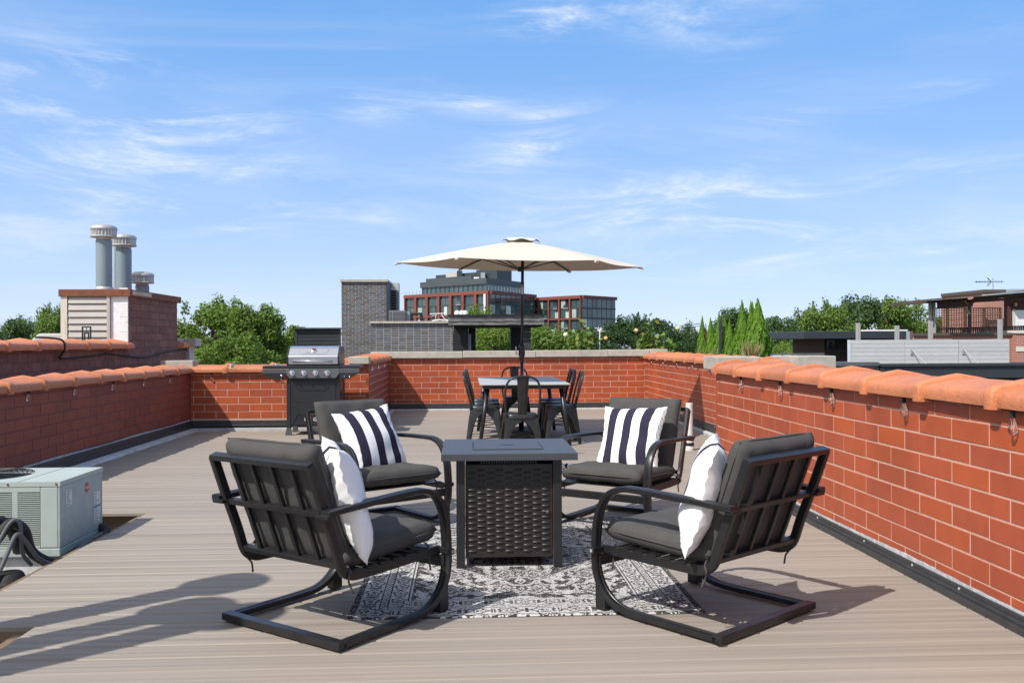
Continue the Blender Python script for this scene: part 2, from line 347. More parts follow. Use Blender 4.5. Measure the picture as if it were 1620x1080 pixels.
def text_mesh(body, size, depth=.001):
    cu = bpy.data.curves.new('lettering', 'FONT'); cu.body = body; cu.size = size; cu.extrude = depth; cu.align_x = 'CENTER'; cu.align_y = 'CENTER'
    o = bpy.data.objects.new('tmp', cu); C.objects.link(o); bpy.context.view_layer.update()
    m = bpy.data.meshes.new_from_object(o.evaluated_get(bpy.context.evaluated_depsgraph_get()))
    bpy.data.objects.remove(o); m.materials.clear(); return m
def shade_smooth_by_angle(o, a=35):
    m = o.data
    for p in m.polygons: p.use_smooth = True
    try: m.set_sharp_from_angle(angle=R(a))
    except Exception: pass
    return o

# ------------------------------------------------------------------ ground, own building
tag(MB().box(-900, 900, -300, 1600, -10.4, -10).build('ground', GROUND), kind='structure')
tag(MB().box(-7.9, 4.4, -6, 16.6, -9.99, -.30).build('roof', MEMB), kind='structure')

# ------------------------------------------------------------------ deck
deck = root('deck', kind='structure')
PITCH = .1435; BW = .1360
def board_mesh():
    b = MB(); c = .0055; h = .025
    prof = [(-BW / 2, -h), (BW / 2, -h), (BW / 2, -c), (BW / 2 - c, 0), (-BW / 2 + c, 0), (-BW / 2, -c)]
    b.ring_loft([[(x, y, z) for y, z in prof] for x in (-.5, .5)]); return b.mesh('deck_board')
BM = board_mesh()
DECK_MESHES = {}
def board(xa, xb, y):
    L = round(xb - xa, 2)
    if L not in DECK_MESHES:
        m = BM.copy()
        for v in m.vertices: v.co.x *= L
        m.materials.append(DECK); DECK_MESHES[L] = m
    piece('deck_board', DECK_MESHES[L], DECK, deck, ((xa + xb) / 2, y, random.uniform(-.0012, .0012)), random.uniform(-.0004, .0004))
k = 0; y = -1.6
while y < 15.78:
    xl = -3.70 if y < 12.44 else -1.30
    xr = 2.235 if y < 8.25 else 3.02
    if 4.3 < y < 6.56: xl = -2.28
    if y < 3.86: xl = -1.84
    board(xl, xr, y)
    y += PITCH
for xa, xb, yy in ((-3.7, -2.30, 6.64), (-3.7, -1.86, 3.93), (-3.7, -2.30, 4.20)):
    MB().box(xa, xb, yy - .02, yy + .02, -.125, -.027).build('joist', WOOD, deck)
for xx, ya, yb in ((-2.33, 4.25, 6.6), (-1.90, -1.6, 3.9)):
    MB().box(xx - .02, xx + .02, ya, yb, -.125, -.027).build('joist', WOOD, deck)
for yy in (4.07, 6.72):
    MB().box(-3.7, -2.3, yy - .02, yy + .02, -.22, -.03).build('joist', WOOD, deck)

# ------------------------------------------------------------------ brick walls
BL, BH, JT = .305, .1016, .0085
def brick_mesh(L, H, D=.04, c=.0025):
    vs = []
    for x, z in ((-1, -1), (1, -1), (1, 1), (-1, 1)): vs.append((x * (L / 2 - c), 0, z * (H / 2 - c)))
    for x, z in ((-1, -1), (1, -1), (1, 1), (-1, 1)): vs.append((x * L / 2, c, z * H / 2))
    for x, z in ((-1, -1), (1, -1), (1, 1), (-1, 1)): vs.append((x * L / 2, D, z * H / 2))
    fs = [(0, 1, 2, 3)]
    for a in (0, 4):
        for i in range(4):
            j = (i + 1) % 4; fs.append((a + i, a + 4 + i, a + 4 + j, a + j))
    m = bpy.data.meshes.new('brick'); m.from_pydata(vs, [], fs); m.update()
    bm = bmesh.new(); bm.from_mesh(m); bmesh.ops.recalc_face_normals(bm, faces=bm.faces); bm.to_mesh(m); bm.free()
    # make sure the front looks to -y
    if m.polygons[0].normal.y > 0: m.flip_normals()
    return m
BMESH = {}
def lay_bricks(par, p0, p1, n, z0, z1, mat, bl=BL, bh=BH, jt=JT, off=0., bond=True, zstart=None, jit=.0012, skip=None):
    """bricks on the face from p0 to p1 (xy); n points to the viewer"""
    key = (mat.name, bl, bh)
    if key not in BMESH:
        BMESH[key] = brick_mesh(bl - jt, bh - jt); BMESH[key].materials.append(mat)
    me = BMESH[key]; p0 = Vector((*p0, 0)); p1 = Vector((*p1, 0)); L = (p1 - p0).length; t = (p1 - p0) / L; nn = Vector((*n, 0))
    rz = math.atan2(nn.y, nn.x) + PI / 2; cnt = 0
    kz = 0; z = z0 if zstart is None else zstart
    while z < z1 - .012:
        za = max(z, z0) + jt / 2; zb = min(z + bh, z1) - jt / 2
        if zb - za > .012:
            s = -((off + (bl / 2 if (bond and kz % 2) else 0)) % bl)
            while s < L - .012:
                a = max(s, 0) + (jt / 2 if s >= 0 else 0); b = min(s + bl, L) - (jt / 2 if s + bl <= L else 0)
                if b - a > .02:
                    c = p0 + t * ((a + b) / 2); zc = (za + zb) / 2
                    if not (skip and skip((a + b) / 2, zc)):
                        j = random.uniform(-jit, jit)
                        piece('brick', me, mat, par, (c.x + nn.x * j, c.y + nn.y * j, zc), rz, ((b - a) / (bl - jt), 1, (zb - za) / (bh - jt))); cnt += 1
                s += bl
        z += bh; kz += 1
    return cnt
def core(par, x0, x1, y0, y1, z0, z1, mat): return MB().box(x0, x1, y0, y1, z0, z1).build('mortar_core', mat, par)

# coping tile: local x along the wall, y across (0 = middle of wall), z up from wall top
def tile_mesh(L=.62, W=.40):
    h = W / 2
    half = [(h, 0), (h + .003, .026), (h, .048), (h - .010, .064), (h - .034, .074), (h * .45, .088), (0.0, .104)]
    prof = half + [(-a, b) for a, b in reversed(half[:-1])]
    st = [(0, .008), (.004, .014), (.020, .019), (.048, .019), (.066, .014), (.078, .004), (.084, .0), (.36, -.001), (L, -.004), (L + .03, -.006)]
    rings = []
    for x, o in st:
        r = []
        for yv, zv in prof:
            k = (yv / h); rz_ = zv + o * (1.0 if zv > .02 else .0) * (1.15 if abs(k) < .5 else .85); ry = yv + (o * .8 if yv > 0 else -o * .8) * (abs(k) > .6)
            r.append((x, ry, rz_ - (.012 if zv == 0 and o > .01 else 0)))
        rings.append(r)
    b = MB().ring_loft(rings); m = b.mesh('coping_tile'); m.materials.append(TERRA)
    for p in m.polygons: p.use_smooth = True
    try: m.set_sharp_from_angle(angle=R(50))
    except Exception: pass
    return m
TILE = tile_mesh(); TP = .615
def coping(par, p0, p1, z, first=0., rev=False):
    p0 = Vector((*p0, z)); p1 = Vector((*p1, z)); d = p1 - p0; L = d.length; t = d / L; s = first
    rz = math.atan2(t.y, t.x)
    while s < L - .1:
        k = min(1, (L - s) / TP)
        o = piece('coping_tile', TILE, TERRA, par, tuple(p0 + t * s + Vector((0, 0, random.uniform(-.003, .004)))), rz + random.uniform(-.008, .008), (k, random.uniform(.985, 1.015), 1))
        s += TP
def cap_block(par, x0, x1, y0, y1, z0, z1): return MB().box(x0, x1, y0, y1, z0, z1).build('cap_block', CONC, par, bevel=.008)
def flash_x(par, xa, xb, yf, h, n=-1, strip=True):
    """flashing along x in front of the face y=yf"""
    s = n
    MB().box(xa, xb, *sorted((yf + s * .003, yf + s * .016)), .03, h).build('flashing', BLACK_MET, par)
    MB().box(xa, xb, *sorted((yf + s * .010, yf + s * .030)), h * .42, h * .42 + .018).build('flashing_ridge', BLACK_MET, par, bevel=.004)
    MB().box(xa, xb, *sorted((yf + s * .002, yf + s * .045)), -.02, .03).build('flashing_foot', BLACK_MET if not strip else MEMB, par, bevel=.004)
def flash_y(par, ya, yb, xf, h, n=-1, strip=True):
    s = n
    MB().box(*sorted((xf + s * .003, xf + s * .016)), ya, yb, .03, h).build('flashing', BLACK_MET, par)
    MB().box(*sorted((xf + s * .010, xf + s * .030)), ya, yb, h * .42, h * .42 + .018).build('flashing_ridge', BLACK_MET, par, bevel=.004)
    MB().box(*sorted((xf + s * .002, xf + s * (.045 if not strip else .085))), ya, yb, -.02, .03 if not strip else .022).build('flashing_foot', BLACK_MET if not strip else MEMB, par, bevel=.004)
def caulk_y(par, ya, yb, xf, z, n=-1):
    b = MB(); ys = np.arange(ya, yb, .05); rings = []
    for yv in ys:
        hh = .012 + .003 * random.random() + .004 * math.sin(yv * 3.1); w = .007 + .002 * random.random()
        rings.append([(xf, yv, z - .004), (xf + n * w, yv, z - .004), (xf + n * w * .5, yv, z + hh), (xf, yv, z + hh * 1.15)])
    b.ring_loft(rings).build('caulk_bead', CAULK, par)
def screws_y(par, ya, yb, xf, z, step=.62, n=-1):
    m = MB().lathe([(.0075, 0), (.0075, .002), (.004, .005)], 10).mesh('screw'); m.materials.append(GALV)
    yv = ya
    while yv < yb:
        o = piece('screw', m, GALV, par, (xf + n * .016, yv, z)); o.rotation_euler = (0, n * PI / 2, 0); yv += step * random.uniform(.7, 1.3)

# near right wall
XR = 2.28; YR1 = 8.16
w = root('brick_parapet_wall', 'orange-red brick parapet wall running along the right, nearest the camera', 'wall')
core(w, XR + .0025, XR + .30, -.4, YR1, -.05, .905, MORTAR_L)
lay_bricks(w, (XR, YR1), (XR, 0.0), (-1, 0), .075, .905, BRICK, zstart=.075 - .055, off=.09)
lay_bricks(w, (XR + .30, YR1 + .005), (XR, YR1 + .005), (0, 1), .0, .905, BRICK)
coping(w, (XR + .15, -.30), (XR + .15, YR1 - .02), .912, first=.30 - .61)
flash_y(w, -.4, YR1, XR, .068, -1, strip=False); caulk_y(w, 0, YR1, XR + .002, .068); screws_y(w, 2.2, 7.9, XR, .052)
cap_block(w, XR + .02, XR + .42, YR1 + .03, YR1 + .52, .93, 1.055)
# connecting stub and far right wall
XF = 3.15
w = root('brick_parapet_wall', 'sunlit brick parapet wall on the right beyond the dining table, with triangular umbrella shadow', 'wall')
core(w, XF + .0025, XF + .30, YR1 + .3, 15.9, -.05, .905, MORTAR_L)
core(w, XR + .31, XF, YR1 + .33, YR1 + .61, -.05, .905, MORTAR_L)
lay_bricks(w, (XF, 15.9), (XF, YR1 + .62), (-1, 0), .14, .905, BRICK, zstart=.14 - .03)
coping(w, (XF + .15, YR1 + .75), (XF + .15, 15.78), .905, first=.1)
coping(w, (XR + .42, YR1 + .47), (XF - .05, YR1 + .47), .905)
flash_y(w, YR1 + .62, 15.9, XF, .135, -1); screws_y(w, 9, 15.7, XF, .11)
cap_block(w, XF - .02, XF + .36, YR1 + .24, YR1 + .66, .93, 1.055)
# central back wall with concrete coping
YB = 15.9; XA = -1.38
w = root('brick_parapet_wall', 'red brick end wall with flat pale concrete coping behind the dining table', 'wall')
core(w, XA, XF + .30, YB + .0025, YB + .30, -.05, .925, MORTAR_L)
lay_bricks(w, (XA, YB), (XF, YB), (0, -1), .125, .925, BRICK, zstart=.125 - .035, off=.2)
xx = XA - .33; i = 0
while xx < XF + .05:
    x1 = min(xx + (1.62 if i == 0 else 1.29), XF + .08); tilt = .018 * (xx - XA) / 4.5
    o = MB().box(xx + .003, x1 - .003, YB - .06, YB + .36, .925, 1.04).build('coping_slab', CONC, w, bevel=.006); o.location.z = tilt; xx = x1; i += 1
cap_block(w, XF + .085, XF + .40, YB - .10, YB + .36, .945, 1.062)
flash_x(w, XA, XF, YB, .12); 
# return wall
w = root('brick_parapet_wall', 'short shaded brick return wall with stacked coping tiles right of the grill', 'wall')
core(w, XA - .30, XA - .0025, 12.62, YB + .1, -.05, .90, MORTAR_L)
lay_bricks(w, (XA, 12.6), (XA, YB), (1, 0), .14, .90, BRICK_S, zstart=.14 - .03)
coping(w, (XA - .15, 12.75), (XA - .15, YB - .08), .90, first=.02)
flash_y(w, 12.7, YB, XA, .135, 1)
cap_block(w, XA - .27, XA + .01, 12.52, 12.74, .905, 1.005)
# left back wall
XL = -3.82; YL = 12.6
w = root('brick_parapet_wall', 'red brick wall with round terracotta coping directly behind the grill', 'wall')
core(w, XL - .05, XA - .006, YL + .0025, YL + .30, -.05, .80, MORTAR_L)
lay_bricks(w, (XL, YL), (XA, YL), (0, -1), .14, .80, BRICK, zstart=.14 - .085, off=.12)
lay_bricks(w, (XA - .36, YL - .002), (XA, YL - .002), (0, -1), .802, .902, BRICK)
core(w, XA - .36, XA - .006, YL + .006, YL + .28, .80, .902, MORTAR_L)
coping(w, (XL + .08, YL + .14), (XA - .5, YL + .14), .80, first=-.25)
cem = MB()
for i in range(4):
    xj = XL + .08 - .25 + .098 + i * TP
    if xj > XL + .15: cem.box(xj, xj + .022, YL - .062, YL + .10, .80, .912)
cem.build('cement_joint', CEMENT, w, bevel=.01)
flash_x(w, XL, XA, YL, .135)
# left wall
w = root('brick_parapet_wall', 'long shaded dark red brick wall along the left side of the deck', 'wall')
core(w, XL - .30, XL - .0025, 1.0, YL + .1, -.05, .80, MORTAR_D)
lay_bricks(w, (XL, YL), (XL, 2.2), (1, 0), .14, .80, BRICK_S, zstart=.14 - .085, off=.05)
coping(w, (XL - .15, 1.2), (XL - .15, YL - .02), .80, first=.22)
flash_y(w, 1.0, YL, XL, .135, 1); caulk_y(w, 2.2, YL, XL - .002, .135, 1)
cap_block(w, XL - .42, XL + .02, YL + .02, YL + .30, .84, .965)
b = MB(); ys = np.linspace(2, YL - .05, 40)                     # creased membrane upstand at the deck edge
b.ring_loft([[(XL + .02, yv, -.03), (XL + .135 + .02 * random.random(), yv, -.03), (XL + .10 + .02 * random.random(), yv, .012 + .02 * random.random()), (XL + .02, yv, .03)] for yv in ys])
b.build('membrane_edge', MEMB, w)

# neighbour's wall and chimney on the left
XN = -4.55; YC = 12.30
w = root('neighbour_parapet_wall', 'brown block wall with terracotta coping beyond the left wall, cable along it', 'wall')
core(w, XN - .25, XN - .004, 5.0, 14.72, -.3, 1.14, MORTAR_N)
lay_bricks(w, (XN, 14.72), (XN, 6.5), (1, 0), .60, 1.14, BRICK_N, bl=.20, bh=.1016, zstart=.60)
coping(w, (XN - .12, 4.6), (XN - .12, YC - .02), 1.14, first=.05)
coping(w, (XN - .12, 14.34), (XN - .12, 14.74), 1.14)
cap_block(w, XN - .45, XN - .02, 14.2, 14.92, 1.19, 1.285)
MB().box(XN - .25, XN + .06, 14.73, 15.0, .3, 1.15).build('end_post', pbr('grey_panel', (.40, .36, .34), .7), w)
MB().box(XN - .40, XN + .16, 14.72, 15.05, 1.155, 1.28).build('end_cap', CONC, w, bevel=.006)
pts = [(XN - .1, 9.9, 1.275), (XN + .10, 10.06, 1.25), (XN + .115, 10.12, 1.14), (XN + .03, 10.2, 1.065), (XN + .012, 10.4, 1.035), (XN + .01, 11.3, 1.06), (XN + .012, 11.55, 1.075), (XN + .01, 12.3, 1.03), (XN + .01, 12.9, 1.01), (XN + .012, 13.6, 1.06), (XN + .012, 14.0, 1.085), (XN + .01, 14.55, 1.10), (XN + .012, 14.72, 1.10), (XN + .03, 14.78, .98), (XN + .03, 14.82, .75)]
cab = MB().tube(smooth_path(pts, 4), .011, 6).build('wall_cable', RUBBER, None, smooth=True)
tag(cab, 'black cable sagging along the brown neighbouring wall', 'cable')

ch = root('block_chimney', 'brown block chimney with rusted cap, beige louvred front and vent pipes on top', 'chimney')
YC1 = 14.32; XC0 = -5.43
core(ch, XC0 + .02, XN - .006, YC + .02, YC1, .3, 1.86, MORTAR_N)
lay_bricks(ch, (XN, YC1), (XN, YC), (1, 0), 1.145, 1.84, BRICK_N, bl=.305, bh=.1016, zstart=1.145, off=.1)
o = MB().box(XC0 - .02, XN + .04, YC - .05, YC1 + .08, 1.835, 1.93).build('rusted_cap', RUST, ch, bevel=.004)
MB().box(XN + .0405, XN + .044, YC + .03, YC + .75, 1.86, 1.915).build('cap_flashing_patch', pbr('pale_patina', (.42, .38, .28), .7, var=.25, vscale=9), ch)
MB().box(XN - .235, XN - .004, YC - .004, YC + .03, .9, 1.835).build('painted_block_strip', WHITEBLK, ch, bevel=.004)
for zj in (1.16, 1.36, 1.56, 1.76): MB().box(XN - .12, XN - .006, YC - .008, YC - .003, zj, zj + .19).build('painted_block', WHITEBLK, ch, bevel=.006)
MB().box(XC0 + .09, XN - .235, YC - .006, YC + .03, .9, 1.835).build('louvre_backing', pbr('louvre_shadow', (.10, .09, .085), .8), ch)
sm = MB().add([(XC0 + .10, YC - .012, 0), (XN - .275, YC - .012, 0), (XN - .275, YC - .032, .0), (XC0 + .10, YC - .032, 0), (XC0 + .10, YC - .010, .082), (XN - .275, YC - .010, .082)], [(0, 1, 2, 3), (3, 2, 5, 4), (0, 4, 5, 1), (0, 3, 4), (1, 5, 2)]).mesh('siding_slat'); sm.materials.append(SIDING)
for i in range(9): piece('siding_slat', sm, SIDING, ch, (0, 0, 1.02 + i * .0905))
MB().box(XC0 + .0, XC0 + .085, YC - .03, YC + .03, .9, 1.834).build('corner_trim', pbr('trim_stained', (.55, .50, .42), .7, var=.1, vscale=8, col2=(.36, .17, .06), c2=(.55, .7), stretch=(6, 6, 1)), ch)
MB().box(XN - .275, XN - .235, YC - .035, YC + .03, .9, 1.834).build('louvre_trim', SIDING, ch)
def vent_cap_mesh(r):
    n = 48; b = MB(); rings = []
    for rr, z, fl in ((.62, -.01, 0), (.98, 0, 0), (1.0, .015, 0), (.955, .03, 0), (.955, .035, 1), (.955, .175, 1), (.99, .18, 0), (1.0, .2, 0), (.97, .235, 0), (.85, .27, 0), (.6, .295, 0), (.3, .305, 0), (.05, .31, 0)):
        rings.append([(rr * r * (1 - (.10 if (fl and k % 2) else 0)) * math.cos(2 * PI * k / n), rr * r * (1 - (.10 if (fl and k % 2) else 0)) * math.sin(2 * PI * k / n), z * r / .17 * .72) for k in range(n)])
    b.ring_loft(rings); return b.mesh('vent_cap')
VCAP = vent_cap_mesh(.175)
def vent_pipe(x, yv, z0, z1, label, r=.105, mat=PIPE, capped=True):
    t = root('vent_pipe', label, 'vent pipe', (x, yv, z0), group='roof vent pipes')
    h = z1 - z0
    MB().lathe([(r, 0), (r, h - .21 if capped else h)], 24).build('pipe', mat, t, smooth=False); shade_smooth_by_angle(t.children[-1])
    if capped:
        MB().lathe([(r * .93, h - .21), (r * .93, h - .14)], 24).build('collar', GALV, t, smooth=True)
        o = link('vent_cap', VCAP.copy(), GALV, t, loc=(0, 0, h - .17)); o.scale = (1, 1, .78); shade_smooth_by_angle(o, 50)
        MB().lathe([(r + .022, 0), (r + .018, .03), (r + .003, .05)], 24).build('base_ring', GALV, t)
    return t
vent_pipe(-4.99, 12.60, 1.93, 2.83, 'tallest round-capped vent pipe, leftmost on the rusted chimney cap')
vent_pipe(-4.965, 13.25, 1.93, 2.78, 'second round-capped vent pipe, middle one on the rusted chimney cap')
vent_pipe(-4.955, 13.95, 1.93, 2.29, 'shortest round-capped vent pipe at the back of the chimney cap', r=.10)
vent_pipe(-5.23, 13.60, 1.93, 2.70, 'pale plain pipe standing behind the two tall chimney vents', r=.07, mat=PIPE_P, capped=False)
# three tall vents on the roof beside the deck, left of the frame: their shadows cross the boards
for (sx, sy, hh, ll) in ((-1.22, 4.56, 2.75, 'casting the upper round-ended shadow on the deck'), (-1.27, 4.12, 2.60, 'casting the middle round-ended shadow on the deck'), (-1.03, 4.02, 2.72, 'casting the lowest long shadow on the deck')):
    zc = hh - .1
    vent_pipe(sx - .67 * zc, sy - .57 * zc, -.29, hh, 'roof vent outside the picture ' + ll, r=.095)

# ------------------------------------------------------------------ lounge chairs
def cushion_mesh(w, d, h, p=9, e=.32, n=18, puff=0., seed=1):
    rnd = np.random.RandomState(seed); ph = rnd.rand(6) * 6; b = MB(); us = [math.sin(PI / 2 * (2 * i / n - 1)) for i in range(n + 1)]
    us = [.5 * u + .5 * (2 * i / n - 1) for i, u in enumerate(us)]
    idx = {}
    def vert(i, j, s):
        u, v = us[i], us[j]; edge = max(0., (1 - abs(u) ** p) * (1 - abs(v) ** p)); z = s * h / 2 * edge ** e
        z += s * puff * (1 - u * u) * (1 - v * v)
        z += .0055 * math.sin(9 * u + ph[0] + 3 * v) * math.sin(7 * v + ph[1]) * edge + .002 * math.sin(23 * u * v + ph[2] + 8 * v) * edge
        return (u * w / 2 * (1 - .012 * (1 - v * v)), v * d / 2 * (1 - .012 * (1 - u * u)), z)
    for s in (1, -1):
        o = len(b.v)
        for i in range(n + 1):
            for j in range(n + 1): b.v.append(vert(i, j, s))
        for i in range(n):
            for j in range(n):
                q = (o + i * (n + 1) + j, o + (i + 1) * (n + 1) + j, o + (i + 1) * (n + 1) + j + 1, o + i * (n + 1) + j + 1); b.f.append(q if s > 0 else q[::-1])
    m = b.mesh('cushion'); bm = bmesh.new(); bm.from_mesh(m); bmesh.ops.remove_doubles(bm, verts=bm.verts, dist=1e-4); bmesh.ops.recalc_face_normals(bm, faces=bm.faces); bm.to_mesh(m); bm.free()
    for q in m.polygons: q.use_smooth = True
    return m
def make_chair():
    t = root('spring_lounge_chair'); HW = .335
    side = smooth_path([(0, 0, .017), (0, .2, .017), (0, .42, .018), (0, .51, .028), (0, .575, .058), (0, .622, .105), (0, .648, .165), (0, .656, .23), (0, .654, .31), (0, .645, .385), (0, .628, .445), (0, .598, .495), (0, .555, .53), (0, .50, .548), (0, .43, .554), (0, .2, .549), (0, -.075, .538)], 3)
    pr = [(-.024, -.009), (-.018, -.013), (-.006, -.013), (-.004, -.0105), (.004, -.0105), (.006, -.013), (.018, -.013), (.024, -.009), (.024, .009), (.018, .013), (.006, .013), (.004, .0105), (-.004, .0105), (-.006, .013), (-.018, .013), (-.024, .009)]
    for s in (-1, 1):
        fr = MB().sweep([Vector((s * HW, p.y, p.z)) for p in side], pr, (1, 0, 0)).build('arm_and_runner', FRAME, t); shade_smooth_by_angle(fr, 40)
        MB().prism([(.585, 0), (.640, 0), (.640, .118), (.615, .085), (.585, .055)], .044, lambda u, v, w_: (s * HW - .022 + w_, u, v)).build('foot_wedge', FRAME, fr)
        bp = smooth_path([(0, -.112, .722), (0, -.06, .58), (0, .01, .40), (0, .035, .325), (0, .058, .285), (0, .095, .264), (0, .15, .258), (0, .35, .258), (0, .645, .262)], 3)
        po = MB().sweep([Vector((s * .296, p.y, p.z)) for p in bp], rrect(.026, .040, .005), (1, 0, 0)).build('back_post', FRAME, t); shade_smooth_by_angle(po, 40)
        st = MB().box(*sorted((s * .285, s * .378)), .634, .660, .249, .275).build('rail_stub', FRAME, t, bevel=.003)
        MB().box(*sorted((s * .378, s * .3790)), .640, .654, .255, .269).build('stub_end', pbr('worn_metal', (.30, .29, .27), .5), st)
        MB().box(*sorted((s * .285, s * .352)), -.078, -.050, .516, .533).build('arm_bracket', FRAME, t, bevel=.003)
    MB().box(-HW - .024, HW + .024, -.030, .018, .002, .034).build('rear_runner', FRAME, t, bevel=.005)
    def bk(f, off=0):          # point on the back plane
        return Vector((0, -.112 + f * .155, .722 - f * .41)) + Vector((0, .94, .34)) * off
    for f, hh in ((0, .038), (.48, .026), (1.0, .030)):
        p = bk(f); MB().obox((-.30, p.y, p.z), (.60, 0, 0), hh, .024, up=(0, .94, .33)).build('back_rail', FRAME, t, bevel=.003)
    for i in range(1, 5):
        x = -.296 + i * .1184; a = bk(0); c = bk(1.0)
        MB().obox((x, a.y, a.z), (0, c.y - a.y, c.z - a.z), .018, .018, up=(0, 1, 0)).build('back_bar', FRAME, t, bevel=.003)
    MB().box(-HW, HW, .634, .652, .190, .240).build('front_crossbar', FRAME, t, bevel=.004)
    sl = MB().box(-.31, .31, -.026, .026, -.004, .004).mesh('seat_strap'); sl.materials.append(FRAME)
    for i in range(7): piece('seat_strap', sl, FRAME, t, (0, .13 + i * .077, .279))
    sc1 = link('seat_cushion', cushion_mesh(.575, .575, .105, seed=3), CUSH, t, loc=(0, .365, .334)); sc1.rotation_euler.x = R(2.5)
    b1 = link('back_cushion', cushion_mesh(.545, .53, .105, seed=5), CUSH, t); b1.rotation_euler.x = R(90 + 20.5)
    c = bk(.485, .074); b1.location = c
    for cu_, w_, d_ in ((sc1, .575, .575), (b1, .545, .53)):
        ring = []
        for k_ in range(48):
            f = k_ / 12; e_ = int(f); t_ = 2 * (f - e_) - 1
            u, v = ((t_, -1), (1, t_), (-t_, 1), (-1, -t_))[e_]
            q = max(abs(u) ** 10 + abs(v) ** 10, 1) ** .1; ring.append((u / q * w_ / 2 * (1 - .012 * (1 - min(1, v * v))), v / q * d_ / 2 * (1 - .012 * (1 - min(1, u * u))), .0))
        MB().tube(ring + ring[:2], .0042, 6, False).build('piping', CUSH, cu_, smooth=True)
    for s in (-1, 1):
        MB().tube(smooth_path([(s * .27, .10, .30), (s * .305, .085, .285), (s * .315, .07, .262), (s * .30, .085, .235), (s * .31, .10, .19)], 3), .0045, 5).build('cushion_tie', CUSH, t, smooth=True)
        MB().tube(smooth_path([(s * .27, .585, .30), (s * .285, .595, .275), (s * .28, .60, .22), (s * .287, .603, .175)], 3), .0045, 5).build('cushion_tie', CUSH, t, smooth=True)
    return t
def stripe_mat():
    m = bpy.data.materials.new('striped_fabric'); m.use_nodes = True; t = m.node_tree; N = t.nodes; L = t.links.new; b = N['Principled BSDF']
    b.inputs['Roughness'].default_value = .9; b.inputs['Specular IOR Level'].default_value = .2
    at_ = N.new('ShaderNodeAttribute'); at_.attribute_name = 'stripe'
    mp = N.new('ShaderNodeMix'); mp.data_type = 'RGBA'; mp.inputs[6].default_value = (.80, .79, .78, 1); mp.inputs[7].default_value = (.026, .023, .045, 1)
    ra = N.new('ShaderNodeMath'); ra.operation = 'GREATER_THAN'; ra.inputs[1].default_value = 0
    si = N.new('ShaderNodeMath'); si.operation = 'SINE'; L(at_.outputs['Fac'], si.inputs[0]); L(si.outputs[0], ra.inputs[0]); L(ra.outputs[0], mp.inputs[0])
    L(mp.outputs[2], b.inputs['Base Color'])
    co = N.new('ShaderNodeTexCoord'); nz = N.new('ShaderNodeTexNoise'); nz.inputs['Scale'].default_value = 300; L(co.outputs['Object'], nz.inputs['Vector'])
    bp = N.new('ShaderNodeBump'); bp.inputs['Strength'].default_value = .12; bp.inputs['Distance'].default_value = .005; L(nz.outputs['Fac'], bp.inputs['Height']); L(bp.outputs[0], b.inputs['Normal'])
    return m
STRIPE = stripe_mat()
def pillow_mesh(seed, plain=1.0, w=.475, h=.15, n=30):
    rnd = np.random.RandomState(seed); ph = rnd.rand(8) * 6; b = MB(); st = []
    for s in (1, -1):
        o = len(b.v)
        for i in range(n + 1):
            for j in range(n + 1):
                u = 2 * i / n - 1; v = 2 * j / n - 1; e = max(0, (1 - abs(u) ** 2.6) * (1 - abs(v) ** 2.6))
                x = u * w / 2 * (1 - .075 * (1 - v * v)); yv = v * w / 2 * (1 - .075 * (1 - u * u)); z = s * h / 2 * e ** .55
                rim = 1 - e
                z += .010 * rim * math.sin(5 * u + 4 * v + ph[0]) + .008 * e * math.sin(6 * u * v + ph[1] + 4 * v) * s + .006 * math.exp(-8 * (u + .5 * v + .2 * math.sin(ph[2])) ** 2) * s * e
                z += .0045 * math.sin(26 * (abs(u) - abs(v)) + ph[3]) * rim * (abs(u) > .55) * (abs(v) < .9)
                b.v.append((x, yv, z)); st.append(u)
        for i in range(n):
            for j in range(n):
                q = (o + i * (n + 1) + j, o + (i + 1) * (n + 1) + j, o + (i + 1) * (n + 1) + j + 1, o + i * (n + 1) + j + 1); b.f.append(q if s > 0 else q[::-1])
    m = bpy.data.meshes.new('pillow'); m.from_pydata(b.v, [], b.f)
    at_ = m.attributes.new('stripe', 'FLOAT', 'POINT')
    # seven stripes, white at both edges
    half = len(st) // 2; vals = [(u + 1) * 3.5 * PI + PI if abs(u) < plain else PI * 1.5 for u in st]
    at_.data.foreach_set('value', vals); m.update()
    for q in m.polygons: q.use_smooth = True
    return m
chair0 = make_chair()
spots = [((-.767, 3.735), 52.0, 'front-left black spring lounge chair seen from behind, charcoal cushions', (.16, .255, 2, -36)),
         ((1.247, 3.722), 129.0, 'front-right black spring lounge chair seen from behind, beside the brick wall', (-.16, .255, -2, 36)),
         ((-.786, 6.231), -54.3, 'black spring lounge chair behind the fire table on the left, in front of the grill', (-.005, .285, 5, 8)),
         ((1.209, 6.198), -125.7, 'black spring lounge chair behind the fire table on the right, facing the camera', (-.02, .285, 3, -5))]
plabels = ['striped throw pillow on the front-left chair, white reverse side turned to the camera', 'striped throw pillow on the front-right chair, seen edge-on with white side',
           'navy and white striped throw pillow on the chair in front of the grill', 'navy and white striped throw pillow on the back-right chair facing the camera']
